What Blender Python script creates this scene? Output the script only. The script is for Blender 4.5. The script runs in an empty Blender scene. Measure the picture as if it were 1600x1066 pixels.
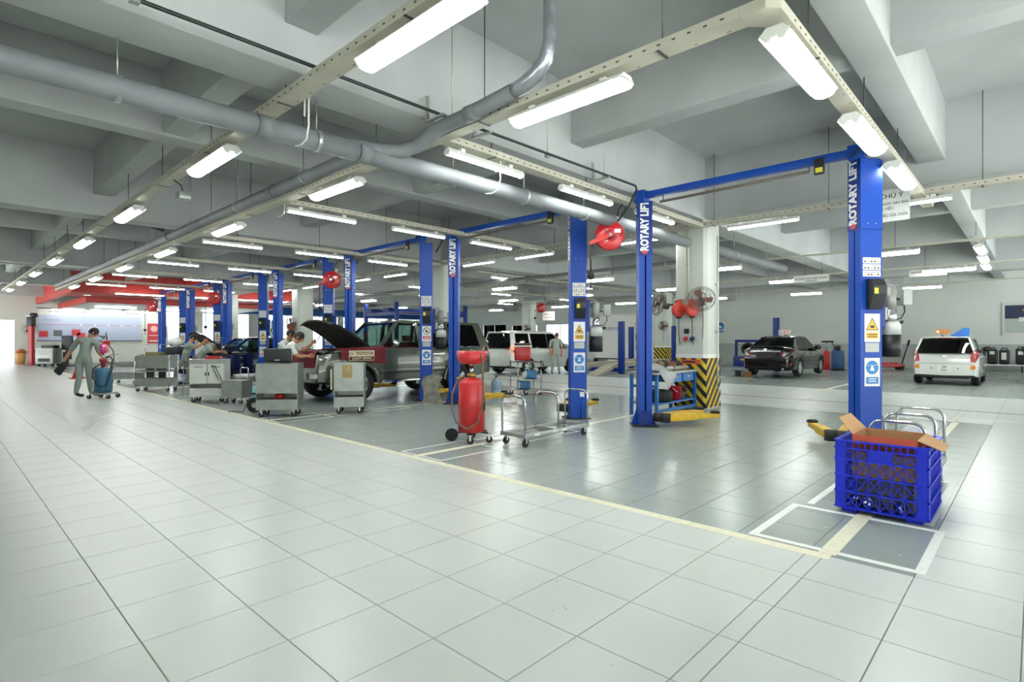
import bpy, bmesh, math, random
from math import sin, cos, pi, radians, sqrt, atan2
from mathutils import Vector, Matrix, Euler
random.seed(7)
S = bpy.context.scene
COL = S.collection

# ---------------------------------------------------------------- camera
YAW = radians(43.5); CAMH = 1.35; FPX = 863.0; HZ = 532.0
cam_d = bpy.data.cameras.new('camera'); cam = bpy.data.objects.new('camera', cam_d); COL.objects.link(cam)
cam.location = (0, 0, CAMH); cam.rotation_euler = (pi/2, 0, YAW - pi/2)
cam_d.sensor_width = 36; cam_d.lens = 36*FPX/1600; cam_d.clip_end = 300; cam_d.shift_y = -1/1600
S.camera = cam
# ---------------------------------------------------------------- world, exposure
S.view_settings.view_transform = 'Standard'; S.view_settings.look = 'None'
S.view_settings.gamma = 1; S.view_settings.use_curve_mapping = False
S.view_settings.exposure = -0.22
W = bpy.data.worlds.new('sky'); S.world = W; W.use_nodes = True
wb = W.node_tree.nodes['Background']; wb.inputs[0].default_value = (0.93, 0.97, 1.0, 1); wb.inputs[1].default_value = 3.0
sun_d = bpy.data.lights.new('sun', 'SUN'); sun_d.energy = 76; sun_d.angle = .01; sun_d.color = (1, .99, .98); sun = bpy.data.objects.new('sun', sun_d); COL.objects.link(sun)
sun.rotation_euler = (radians(55), 0, radians(-45))      # high daylight on the yard behind the camera, travelling towards +X +Y
C = S.cycles; C.max_bounces = 7; C.diffuse_bounces = 4; C.glossy_bounces = 3; C.transmission_bounces = 4; C.transparent_max_bounces = 8; C.caustics_reflective = False; C.caustics_refractive = False; C.sample_clamp_indirect = 6
LAMP = 50.0        # radiance of the fluorescent tubes

# ---------------------------------------------------------------- helpers
FW = (cos(YAW), sin(YAW)); RT = (sin(YAW), -cos(YAW)); FACE = YAW - pi/2   # FACE: rotation that turns a thing's local -Y to the aisle corner
def V(*a): return Vector(a)
def lin(h):
    h = h.lstrip('#'); c = [int(h[i:i+2], 16)/255 for i in (0, 2, 4)]
    return tuple((x/12.92 if x <= .04045 else ((x+.055)/1.055)**2.4) for x in c) + (1,)

_m = {}
def mat(name, col, rough=.5, metal=0., noise=0., nscale=8., bump=0., emit=0., coat=0., spec=.5, trans=None, rnd=0., stretch=None, detail=3):
    """procedural principled material: base colour with noise grain, optional relief and per-object variation"""
    if name in _m: return _m[name]
    m = bpy.data.materials.new(name); m.use_nodes = True; nt = m.node_tree; N = nt.nodes; L = nt.links
    p = N['Principled BSDF']; c = lin(col) if isinstance(col, str) else tuple(col)+(1,)
    p.inputs['Base Color'].default_value = c; p.inputs['Roughness'].default_value = rough; p.inputs['Metallic'].default_value = metal
    p.inputs['Specular IOR Level'].default_value = spec; p.inputs['Coat Weight'].default_value = coat; p.inputs['Coat Roughness'].default_value = .05
    if noise or bump:
        tc = N.new('ShaderNodeTexCoord'); mp = N.new('ShaderNodeMapping'); L.new(tc.outputs['Object'], mp.inputs[0])
        if stretch: mp.inputs['Scale'].default_value = stretch
        nz = N.new('ShaderNodeTexNoise'); nz.inputs['Scale'].default_value = nscale; nz.inputs['Detail'].default_value = detail
        L.new(mp.outputs[0], nz.inputs['Vector'])
        if noise:
            mr = N.new('ShaderNodeMapRange'); L.new(nz.outputs[0], mr.inputs[0])
            mr.inputs[1].default_value = .3; mr.inputs[2].default_value = .7; mr.inputs[3].default_value = 1-noise; mr.inputs[4].default_value = 1+noise*.6
            mx = N.new('ShaderNodeVectorMath'); mx.operation = 'SCALE'; mx.inputs[0].default_value = c[:3]; L.new(mr.outputs[0], mx.inputs['Scale'])
            L.new(mx.outputs[0], p.inputs['Base Color'])
        if bump:
            b = N.new('ShaderNodeBump'); b.inputs['Strength'].default_value = bump; b.inputs['Distance'].default_value = .01
            L.new(nz.outputs[0], b.inputs['Height']); L.new(b.outputs[0], p.inputs['Normal'])
    if emit:
        p.inputs['Emission Color'].default_value = c; p.inputs['Emission Strength'].default_value = emit
    if trans is not None:       # thin pane: tinted see-through with a clear reflection
        N.remove(p); o = N['Material Output']
        t = N.new('ShaderNodeBsdfTransparent'); t.inputs[0].default_value = c
        g = N.new('ShaderNodeBsdfGlossy'); g.inputs[1].default_value = rough; fr = N.new('ShaderNodeFresnel'); fr.inputs[0].default_value = 1.5
        x = N.new('ShaderNodeMixShader'); L.new(fr.outputs[0], x.inputs[0]); L.new(t.outputs[0], x.inputs[1]); L.new(g.outputs[0], x.inputs[2]); L.new(x.outputs[0], o.inputs[0])
    _m[name] = m; return m

class MB:
    """collects shapes for ONE mesh; faces carry a material index"""
    def __init__(s): s.v = []; s.f = []; s.mi = []; s.m = 0; s.sm = []; s.smooth = False; s.T = None
    def add(s, vs, fs, smooth=None):
        o = len(s.v)
        if s.T is not None: vs = [s.T @ Vector(p) for p in vs]
        s.v += [tuple(p) for p in vs]; s.f += [tuple(i+o for i in f) for f in fs]
        s.mi += [s.m]*len(fs); s.sm += [s.smooth if smooth is None else smooth]*len(fs); return s
    def box(s, x0, x1, y0, y1, z0, z1, b=0.):
        if b <= 0:
            vs = [(x, y, z) for z in (z0, z1) for y in (y0, y1) for x in (x0, x1)]
            return s.add(vs, [(0,2,3,1),(4,5,7,6),(0,1,5,4),(2,6,7,3),(0,4,6,2),(1,3,7,5)], False)
        b = min(b, (x1-x0)*.49, (y1-y0)*.49, (z1-z0)*.49)
        bm = bmesh.new(); bmesh.ops.create_cube(bm, size=1)
        for v in bm.verts: v.co = ((x0+x1)/2+v.co.x*(x1-x0), (y0+y1)/2+v.co.y*(y1-y0), (z0+z1)/2+v.co.z*(z1-z0))
        bmesh.ops.bevel(bm, geom=bm.edges[:], offset=b, segments=2, profile=.6, affect='EDGES')
        return s.bm(bm, True)
    def bm(s, bm, smooth=False):
        bm.verts.index_update(); vs = [v.co.copy() for v in bm.verts]; fs = [[v.index for v in f.verts] for f in bm.faces]; bm.free()
        return s.add(vs, fs, smooth)
    def cyl(s, p0, p1, r0, r1=None, n=12, cap=True, smooth=True):
        p0 = Vector(p0); p1 = Vector(p1); r1 = r0 if r1 is None else r1; d = (p1-p0).normalized()
        a = d.orthogonal().normalized(); b = d.cross(a)
        vs = []
        for p, r in ((p0, r0), (p1, r1)):
            for i in range(n): t = 2*pi*i/n; vs.append(p+a*(cos(t)*r)+b*(sin(t)*r))
        s.add(vs, [(i, (i+1) % n, n+(i+1) % n, n+i) for i in range(n)], smooth)
        if cap:
            o = len(s.v)-2*n
            for f in (tuple(range(n-1, -1, -1)), tuple(range(n, 2*n))):
                s.f.append(tuple(i+o for i in f)); s.mi.append(s.m); s.sm.append(False)
        return s
    def tube(s, pts, r, n=8, closed=False, cap=True):
        P = [Vector(p) for p in pts]; k = len(P); R = r if isinstance(r, (list, tuple)) else [r]*k
        vs = []; prev = None
        for i in range(k):
            if closed: t = (P[(i+1) % k]-P[i-1]).normalized()
            else: t = (P[min(i+1, k-1)]-P[max(i-1, 0)]).normalized()
            a = t.orthogonal().normalized() if prev is None else (prev-t*prev.dot(t)).normalized()
            prev = a; b = t.cross(a)
            vs += [P[i]+a*(cos(2*pi*j/n)*R[i])+b*(sin(2*pi*j/n)*R[i]) for j in range(n)]
        fs = []
        for i in range(k if closed else k-1):
            j = (i+1) % k
            fs += [(i*n+q, i*n+(q+1) % n, j*n+(q+1) % n, j*n+q) for q in range(n)]
        s.add(vs, fs, True)
        if cap and not closed:
            o = len(s.v)-len(vs)
            for f in (tuple(range(n-1, -1, -1)), tuple(range((k-1)*n, k*n))):
                s.f.append(tuple(i+o for i in f)); s.mi.append(s.m); s.sm.append(False)
        return s
    def lathe(s, prof, n=20, c=(0, 0, 0), smooth=True, cap=True):
        c = Vector(c); vs = []; k = len(prof)
        for r, z in prof: vs += [c+Vector((cos(2*pi*j/n)*r, sin(2*pi*j/n)*r, z)) for j in range(n)]
        fs = [(i*n+q, i*n+(q+1) % n, (i+1)*n+(q+1) % n, (i+1)*n+q) for i in range(k-1) for q in range(n)]
        s.add(vs, fs, smooth)
        o = len(s.v)-len(vs)
        if not cap: return s
        if prof[0][0] > 1e-4: s.f.append(tuple(o+i for i in range(n-1, -1, -1))); s.mi.append(s.m); s.sm.append(False)
        if prof[-1][0] > 1e-4: s.f.append(tuple(o+(k-1)*n+i for i in range(n))); s.mi.append(s.m); s.sm.append(False)
        return s
    def prism(s, poly, a0, a1, ax='y'):
        """2-D outline extruded along an axis; outline is (x,z) for y, (y,z) for x, (x,y) for z"""
        def q(p, t): return (p[0], t, p[1]) if ax == 'y' else ((t, p[0], p[1]) if ax == 'x' else (p[0], p[1], t))
        n = len(poly); vs = [q(p, a0) for p in poly]+[q(p, a1) for p in poly]
        return s.add(vs, [tuple(range(n)), tuple(range(2*n-1, n-1, -1))]+[(i, n+i, n+(i+1) % n, (i+1) % n) for i in range(n)], False)
    def ball(s, c, r, n=12, k=8):
        rx, ry, rz = r if isinstance(r, (tuple, list)) else (r, r, r)
        vs = []; 
        for i in range(k+1):
            t = pi*i/k
            for j in range(n): f = 2*pi*j/n; vs.append((c[0]+rx*sin(t)*cos(f), c[1]+ry*sin(t)*sin(f), c[2]-rz*cos(t)))
        return s.add(vs, [(i*n+q, i*n+(q+1) % n, (i+1)*n+(q+1) % n, (i+1)*n+q) for i in range(k) for q in range(n)], True)
    def quad(s, a, b, c, d): return s.add([a, b, c, d], [(0, 1, 2, 3)], False)
    def grid(s, rows, smooth=True, close=False):
        n = len(rows[0]); vs = [p for r in rows for p in r]; fs = []
        for i in range(len(rows)-1):
            for j in range(n if close else n-1):
                fs.append((i*n+j, i*n+(j+1) % n, (i+1)*n+(j+1) % n, (i+1)*n+j))
        return s.add(vs, fs, smooth)
    def mesh(s, name, mats):
        me = bpy.data.meshes.new(name); me.from_pydata(s.v, [], s.f)
        for m in (mats if isinstance(mats, (list, tuple)) else [mats]): me.materials.append(m)
        me.polygons.foreach_set('material_index', s.mi); me.polygons.foreach_set('use_smooth', s.sm)
        bm = bmesh.new(); bm.from_mesh(me); bmesh.ops.recalc_face_normals(bm, faces=bm.faces[:]); bm.to_mesh(me); bm.free()
        me.update(); return me
    def build(s, name, mats, parent=None, loc=None, rot=None):
        return link(name, s.mesh(name, mats), parent, loc, rot)

def link(name, me, parent=None, loc=None, rot=None):
    o = bpy.data.objects.new(name, me); COL.objects.link(o)
    if parent is not None: o.parent = parent
    if loc is not None: o.location = loc
    if rot is not None: o.rotation_euler = rot if hasattr(rot, '__len__') else (0, 0, rot)
    return o
def tag(o, label, cat, group=None):
    o['label'] = label; o['category'] = cat
    if group: o['group'] = group
    return o
def thing(name, label, cat, loc=(0, 0, 0), rz=0., group=None):
    o = link(name, None, None, loc, rz); o.empty_display_size = .2
    return tag(o, label, cat, group)
def struct(o): o['kind'] = 'structure'; return o
def copy_tree(o, parent=None):
    c = o.copy(); COL.objects.link(c)
    if parent is not None: c.parent = parent
    for ch in list(o.children): copy_tree(ch, c)
    return c
def text_mesh(txt, size, sx=1., bold=0., depth=0.):
    """lettering as flat mesh in the XY plane, centred"""
    cu = bpy.data.curves.new('lettering', 'FONT'); cu.body = txt; cu.size = size; cu.align_x = 'CENTER'; cu.align_y = 'CENTER'
    cu.offset = bold; cu.extrude = depth; cu.resolution_u = 2
    o = bpy.data.objects.new('lettering', cu); me = bpy.data.meshes.new_from_object(o)
    bpy.data.objects.remove(o); bpy.data.curves.remove(cu)
    if sx != 1.:
        for v in me.vertices: v.co.x *= sx
    me.materials.clear()
    return me
def put_text(mb, txt, size, M, sx=1., bold=0.):
    """adds lettering to a shape collector: M maps text plane (x right, y up) into the thing"""
    me = text_mesh(txt, size, sx, bold); sv = mb.T; mb.T = M if sv is None else sv @ M
    mb.add([v.co.copy() for v in me.vertices], [tuple(p.vertices) for p in me.polygons], False); mb.T = sv
    bpy.data.meshes.remove(me)
def frame(o, x, y):
    """matrix from text plane to 3-D: origin o, x direction, y direction"""
    x = Vector(x).normalized(); y = Vector(y).normalized(); z = x.cross(y)
    return Matrix(((x.x, y.x, z.x, o[0]), (x.y, y.y, z.y, o[1]), (x.z, y.z, z.z, o[2]), (0, 0, 0, 1)))
def arc(c, r, a0, a1, n, plane='xz'):
    out = []
    for i in range(n+1):
        t = a0+(a1-a0)*i/n; p, q = cos(t)*r, sin(t)*r
        out.append((c[0]+p, c[1], c[2]+q) if plane == 'xz' else ((c[0], c[1]+p, c[2]+q) if plane == 'yz' else (c[0]+p, c[1]+q, c[2])))
    return out
ORD = ['first', 'second', 'third', 'fourth', 'fifth', 'sixth', 'seventh', 'eighth', 'ninth', 'tenth', 'eleventh', 'twelfth']
WHITE = mat('white_paint', '#e8e8e4', .45); BLACK = mat('black_plastic', '#15161a', .45); CHROME = mat('chrome', '#d8dadc', .15, 1.)
STEEL = mat('brushed_steel', '#b9bcba', .38, .85, noise=.12, nscale=3, stretch=(1, 1, 12)); RUBBER = mat('rubber', '#191a1b', .75)
RED = mat('red_paint', '#c01f24', .35, coat=.3); YEL = mat('yellow_paint', '#e0b32c', .45, noise=.15, nscale=12)
# ================================================================= FLOOR
TS = .46; GX0 = .19; GY0 = 1.06          # tile size and the two joint origins
CREAM = mat('cream_tape', '#dedac2', .5, noise=.1, nscale=20); TAPE = mat('white_tape', '#e3e5e0', .5, noise=.06, nscale=20)
def tile_mat(name, col, rough):
    m = mat(name, col, rough, noise=.05, nscale=1.3, spec=.6)
    nt = m.node_tree; N = nt.nodes; L = nt.links; p = N['Principled BSDF']
    geo = N.new('ShaderNodeNewGeometry'); sc = N.new('ShaderNodeVectorMath'); sc.operation = 'MULTIPLY_ADD'
    sc.inputs[1].default_value = (1/TS,)*3; sc.inputs[2].default_value = (-GX0/TS, -GY0/TS, 0); L.new(geo.outputs['Position'], sc.inputs[0])
    fl = N.new('ShaderNodeVectorMath'); fl.operation = 'FLOOR'; L.new(sc.outputs[0], fl.inputs[0])
    wn = N.new('ShaderNodeTexWhiteNoise'); wn.noise_dimensions = '2D'; L.new(fl.outputs[0], wn.inputs['Vector'])
    mr = N.new('ShaderNodeMapRange'); mr.inputs[3].default_value = .985; mr.inputs[4].default_value = 1.015; L.new(wn.outputs[0], mr.inputs[0])
    nz = N.new('ShaderNodeTexNoise'); nz.inputs['Scale'].default_value = 3.; nz.inputs['Detail'].default_value = 6; L.new(geo.outputs['Position'], nz.inputs['Vector'])
    m2 = N.new('ShaderNodeMapRange'); m2.inputs[1].default_value = .35; m2.inputs[2].default_value = .7; m2.inputs[3].default_value = .985; m2.inputs[4].default_value = 1.015; L.new(nz.outputs[0], m2.inputs[0])
    mu = N.new('ShaderNodeMath'); mu.operation = 'MULTIPLY'; L.new(mr.outputs[0], mu.inputs[0]); L.new(m2.outputs[0], mu.inputs[1])
    vm = N.new('ShaderNodeVectorMath'); vm.operation = 'SCALE'; vm.inputs[0].default_value = lin(col)[:3]; L.new(mu.outputs[0], vm.inputs['Scale'])
    L.new(vm.outputs[0], p.inputs['Base Color'])
    m3 = N.new('ShaderNodeMapRange'); m3.inputs[1].default_value = .3; m3.inputs[2].default_value = .75; m3.inputs[3].default_value = rough-.02; m3.inputs[4].default_value = rough+.02; L.new(nz.outputs[0], m3.inputs[0])
    L.new(m3.outputs[0], p.inputs['Roughness'])
    return m
T_LIGHT = tile_mat('pale_floor_tile', '#c2c6c2', .31); T_GREY = tile_mat('grey_floor_tile', '#979f9b', .23)
GROUT = mat('grout', '#85837a', .8)
XW0, XW1, YW0, YW1 = -6., 32.6, -8., 42.    # inner faces of the four walls
floor = struct(MB().box(XW0-.3, XW1+.3, YW0-.3, YW1+.3, -.3, -.004).build('floor', GROUT))
struct(MB().box(-40, XW0-.3, YW0-.3, YW1+.3, -.3, -.01).box(-40, 60, YW0-30, YW0-.3, -.3, -.01)  .box(-40, 60, YW1+.3, YW1+40, -.29, -.012).build('ground_outside', mat('yard_concrete', '#b9bbba', .8, noise=.1, nscale=.5)))
def is_grey(x, y):
    return (3.9 < x < 11.7 and y > .5) or (17.2 < x < 30)
def tile_verts(mb, x0, x1, y0, y1):
    g = .0018; c = .0016
    mb.add([(x0+g, y0+g, -.004), (x1-g, y0+g, -.004), (x1-g, y1-g, -.004), (x0+g, y1-g, -.004),
            (x0+g+c, y0+g+c, 0), (x1-g-c, y0+g+c, 0), (x1-g-c, y1-g-c, 0), (x0+g+c, y1-g-c, 0)],
           [(4, 5, 6, 7), (0, 1, 5, 4), (1, 2, 6, 5), (2, 3, 7, 6), (3, 0, 4, 7)], False)
def cuts(o, a, b, extra):
    k = math.ceil((a-o)/TS); out = [a]
    while o+k*TS < b:
        if o+k*TS > a+.02: out.append(o+k*TS)
        k += 1
    out += [e for e in extra if all(abs(e-q) > .02 for q in out)]
    return sorted(out+[b])
xs = cuts(GX0, XW0, XW1, [13.62, 13.72]); ys = sorted(set(cuts(GY0-.095, YW0, GY0-.095, [])+cuts(GY0, GY0, YW1, [])))
tiles = []
for i in range(len(xs)-1):
    for j in range(len(ys)-1):
        x0, x1, y0, y1 = xs[i], xs[i+1], ys[j], ys[j+1]
        if abs(x0-13.62) < .001: continue                       # the drain channel
        cx, cy = (x0+x1)/2, (y0+y1)/2; d = cx*FW[0]+cy*FW[1]; r = cx*RT[0]+cy*RT[1]
        seen = d > 1.9 and abs(r) < d*.95
        tiles.append((d if seen else 1e3+abs(d), x0, x1, y0, y1, cx, cy))
tiles.sort()
tm = {}
rest = {0: MB(), 1: MB()}
for k, (d, x0, x1, y0, y1, cx, cy) in enumerate(tiles):
    g = 1 if is_grey(cx, cy) else 0
    if k < 300:
        key = (round(x1-x0, 3), round(y1-y0, 3), g)
        if key not in tm:
            b = MB(); w, h = (x1-x0)/2, (y1-y0)/2; tile_verts(b, -w, w, -h, h); tm[key] = b.mesh('tile', T_GREY if g else T_LIGHT)
        link('tile', tm[key], floor, (cx, cy, 0))
    else: tile_verts(rest[g], x0, x1, y0, y1)
for g in rest: o = rest[g].build('distant_tiles', T_GREY if g else T_LIGHT, floor); o['kind'] = 'stuff'
struct(MB().box(13.63, 13.71, YW0, YW1, -.004, -.002).build('drain_channel', mat('drain_dark', '#2b2e2c', .7), floor))

# painted and taped lines on the floor
YL = [.96, 5.25, 9.4, 13.7, 17.9, 22.2, 26.5]       # bay division lines
def strip(name, x0, x1, y0, y1, m, z=.0012): return MB().box(x0, x1, y0, y1, .0002, z).build(name, m, floor)
y = .93
while y < 34:                                        # cream aisle line laid in strips
    n = min(y+.92, 34); strip('aisle_line', 3.80, 3.90, y, n-.004, CREAM); y = n
for k, yl in enumerate(YL):
    strip('bay_line', 3.902, 11.6, yl-.05, yl+.05, CREAM, .0016)
    if k < 4:
        for a, b in ((yl-.5, yl-.04), (yl+.04, yl+.5)):
            t = .028 if k else .03
            pass
        x0, x1, a, b, w = 3.93, 4.92, yl-.5, yl+.5, (.055 if k == 0 else .03)
        if k: a, b = yl-.42, yl+.36
        strip('tape_mark', x0, x0+w, a, b, TAPE); strip('tape_mark', x1-w, x1, a, b, TAPE)
        strip('tape_mark', x0+w, x1-w, a, a+w, TAPE); strip('tape_mark', x0+w, x1-w, b-w, b, TAPE)
        x0, x1 = 5.0, 6.62
        strip('tape_mark', x0, x1, a+.08, a+.08+w, TAPE); strip('tape_mark', x0, x1, b-.08-w, b-.08, TAPE); strip('tape_mark', x1, x1+w, a+.08, b-.08, TAPE)
for yl in (-1.3, .0, 4.2, 8.4, 12.6): strip('bay_line', 14.6 if yl == 0 else 15.6, 20.4, yl-.05, yl+.05, CREAM, .0016) if yl != -1.3 else None
strip('bay_line', 12.2, 12.3, .2, 30, TAPE, .0014)

SCUFF = mat('scuff_mark', '#a3a9a4', .6)
for (x, y, L, a) in ((2.42, 1.95, .018, .4), (2.2, 1.72, .022, 1.2), (2.14, 1.75, .014, .2), (1.95, 1.28, .012, 2.), (4.45, 1.1, .035, -.5), (4.2, .62, .02, .3), (2.0, 12.6, .2, .4), (2.2, 12.1, .25, 1.)):
    b = MB(); b.T = Matrix.Translation((x, y, .0004)) @ Matrix.Rotation(a, 4, 'Z'); b.add([(L*(1+.3*sin(3*k))*cos(2*pi*k/9), L*.25*(1+.4*cos(5*k))*sin(2*pi*k/9), 0) for k in range(9)], [tuple(range(9))]); b.build('scuff_mark', SCUFF if L < .1 else TAPE, floor)
# ================================================================= WALLS
WALLM = mat('wall_paint', '#e6ece5', .7, noise=.03, nscale=.6); WALLG = mat('wall_grey_dado', '#b6bdb9', .6, noise=.05, nscale=1.); CREAMW = mat('end_wall_paint', '#dfe0d8', .7)
SL = 4.9
def holes_wall(name, u0, u1, z1, holes, axis, p, t, m):
    """wall in the plane axis=p with rectangular openings (a0,a1,b0,b1)"""
    mb = MB(); cu = sorted({u0, u1} | {h[0] for h in holes} | {h[1] for h in holes})
    for a, b in zip(cu[:-1], cu[1:]):
        zz = [(0, z1)]
        for h in holes:
            if h[0] < b-1e-6 and h[1] > a+1e-6:
                nz = []
                for q0, q1 in zz:
                    if h[2] > q0: nz.append((q0, min(h[2], q1)))
                    if h[3] < q1: nz.append((max(h[3], q0), q1))
                zz = nz
        for q0, q1 in zz:
            if axis == 'y': mb.box(a, b, p, p+t, q0, q1)
            else: mb.box(p, p+t, a, b, q0, q1)
    return struct(mb.build(name, m))
OPEN_END = [(-.6, 3.3, 0, 2.5), (10.9, 12.2, .9, 3.3), (13.0, 16.2, .9, 3.3), (16.8, 20.2, .5, 3.3), (20.8, 24.2, .5, 3.3), (24.8, 28.2, .5, 3.3), (28.6, 31.8, .5, 3.3)]
wall_left = holes_wall('wall_left', XW0, XW1, SL, OPEN_END, 'y', YW1, .25, CREAMW)
OPEN_FAR = [(20.6, 21.9, 0, 2.75), (24.6, 27.4, .9, 2.6), (28.2, 31.0, .9, 2.6), (31.6, 34.4, .9, 2.7), (35.4, 38.6, .9, 2.7)]
wall_far = holes_wall('wall_right', YW0, YW1, SL, OPEN_FAR, 'x', XW1, .25, WALLM)
wall_back = holes_wall('wall_back', YW0, YW1, SL, [(-7.4, -4.4, 0, 3.4), (29.5, 35.4, 0, 3.4), (35.8, 41.8, 0, 3.4)], 'x', XW0-.25, .25, WALLM)
OPEN_NEAR = [(a, a+5.4, 0, 3.4) for a in (-5.6, .4, 6.4, 12.4, 18.4, 24.4)]
wall_near = holes_wall('wall_near', XW0, XW1, SL, OPEN_NEAR, 'y', YW0-.25, .25, WALLM)
GLASS = mat('window_glass', '#f4fafa', .02, trans=1)
FRAMEM = mat('aluminium_frame', '#d4d8d6', .4, .3)
struct(MB().box(XW1-.03, XW1, YW0, 20.5, 0, 1.17).build('trim_1', WALLG)); struct(MB().box(XW1-.05, XW1, YW0, 20.5, 1.17, 1.25).build('trim_2', WHITE))
def window(n, a0, a1, b0, b1, axis, p, div):
    w = MB(); f = .05
    def bx(u0, u1, z0, z1, d0=-.02, d1=.08):
        if axis == 'y': w.box(u0, u1, p+d0+.05, p+d1+.05, z0, z1)
        else: w.box(p+d0+.05, p+d1+.05, u0, u1, z0, z1)
    bx(a0, a1, b0, b0+f); bx(a0, a1, b1-f, b1); bx(a0, a0+f, b0+f, b1-f); bx(a1-f, a1, b0+f, b1-f)
    o = struct(w.build('window_%d' % n, FRAMEM))
    for k in range(div):
        u0 = a0+f+(a1-a0-2*f)*k/div; u1 = a0+f+(a1-a0-2*f)*(k+1)/div
        if k: w = MB(); bx(u0-.02, u0+.02, b0+f, b1-f); w.build('mullion', FRAMEM, o)
        g = MB(); e = .025
        if axis == 'y': g.box(u0+e, u1-e, p+.085, p+.095, b0+f+.003, b1-f-.003)
        else: g.box(p+.085, p+.095, u0+e, u1-e, b0+f+.003, b1-f-.003)
        g.build('pane', GLASS, o)
    return o
n = 1
for h in OPEN_END[1:]: window(n, *h, 'y', YW1, 3 if h[1]-h[0] > 2 else 1); n += 1
for h in OPEN_FAR[1:]: window(n, *h, 'x', XW1, 2); n += 1
# lettering on the inside of the end windows, mirrored as the photo shows
for (x, z, t, s, m) in ((14.6, 2.62, 'HÀ NỘI-TOYOTA', .42, mat('pink_film', '#e7a79b', .6)), (14.6, 2.15, 'gnùd ửs nàot na', .28, mat('grey_film', '#9b9791', .6))):
    b = MB(); put_text(b, t, s, frame((x, YW1+.03, z), (-1, 0, 0), (0, 0, 1)), sx=.75); o = b.build('window_lettering', m, bpy.data.objects['window_2'])
# door in the far wall
dr = struct(MB().box(XW1+.02, XW1+.1, 20.62, 20.68, 0, 2.73).box(XW1+.02, XW1+.1, 21.82, 21.88, 0, 2.73).box(XW1+.02, XW1+.1, 20.68, 21.82, 2.67, 2.73).build('door_1', mat('dark_frame', '#4a4c48', .5)))
MB().box(XW1+.04, XW1+.08, 20.69, 21.81, .02, 2.66).build('door_panel', mat('door_brown', '#6c6a60', .5), dr); MB().cyl((XW1, 20.8, 1.05), (XW1, 21.0, 1.3), .02).build('door_handle', CHROME, dr)
# office left without roof or full back wall, so its windows look bright
struct(MB().box(XW1+.25, XW1+6, 19, 19.1, 0, 3.2).box(XW1+5.9, XW1+6, 19.1, YW1, 0, 1.1).build('wall_office', WHITE)); struct(MB().box(XW1+.3, XW1+30, -10, YW1+.2, -.3, -.01).build('ground_outside', _m['yard_concrete']))

# ================================================================= CEILING, BEAMS, COLUMNS
CONC = mat('painted_concrete', '#bec2c1', .85, noise=.13, nscale=.9, bump=.6, detail=8)
ceiling = struct(MB().box(XW0-.3, XW1+.3, YW0-.3, YW1+.3, SL, SL+.25).build('ceiling', CONC))
COLX = 10.75; COLY = [5.0, 13.05, 22.3, 30.5]
MAINY = [-3.5, 4.95, 13.05, 22.3, 30.6, 38.8]; SECY = [-5.8, 1.15, 8.5, 17.6, 26.4, 34.7]
MAINX = [-6.0, 10.75, 25.0]; SECX = [-1.9, 2.25, 6.28, 15.0, 19.6, 29.0]
for i, yv in enumerate(MAINY): struct(MB().box(XW0, XW1, yv-.26, yv+.26, 3.7, SL+.01, .012).build('ceiling_beam', CONC))
for i, yv in enumerate(SECY): struct(MB().box(XW0, XW1, yv-.17, yv+.17, 4.05, SL+.01, .012).build('ceiling_beam', CONC))
def gaps(a, b, L, w):
    out = []; s = a
    for y in sorted(L):
        if y-w > a and y+w < b: out.append((s, y-w)); s = y+w
    return out+[(s, b)]
for xv in MAINX:
    for a, b in gaps(YW0, YW1, MAINY, .25): struct(MB().box(xv-.33, xv+.33, a, b, 3.72, SL+.01, .012).build('ceiling_beam', CONC))
for xv in SECX:
    for a, b in gaps(YW0, YW1, MAINY, .25): struct(MB().box(xv-.15, xv+.15, a, b, 4.09, SL+.01, .012).build('ceiling_beam', CONC))
COLP = mat('column_paint', '#ccd1c8', .6, noise=.03, nscale=1.)
HAZB = mat('hazard_black', '#24241f', .6); HAZY = mat('hazard_yellow', '#d9b92f', .55, noise=.12, nscale=9)
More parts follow.
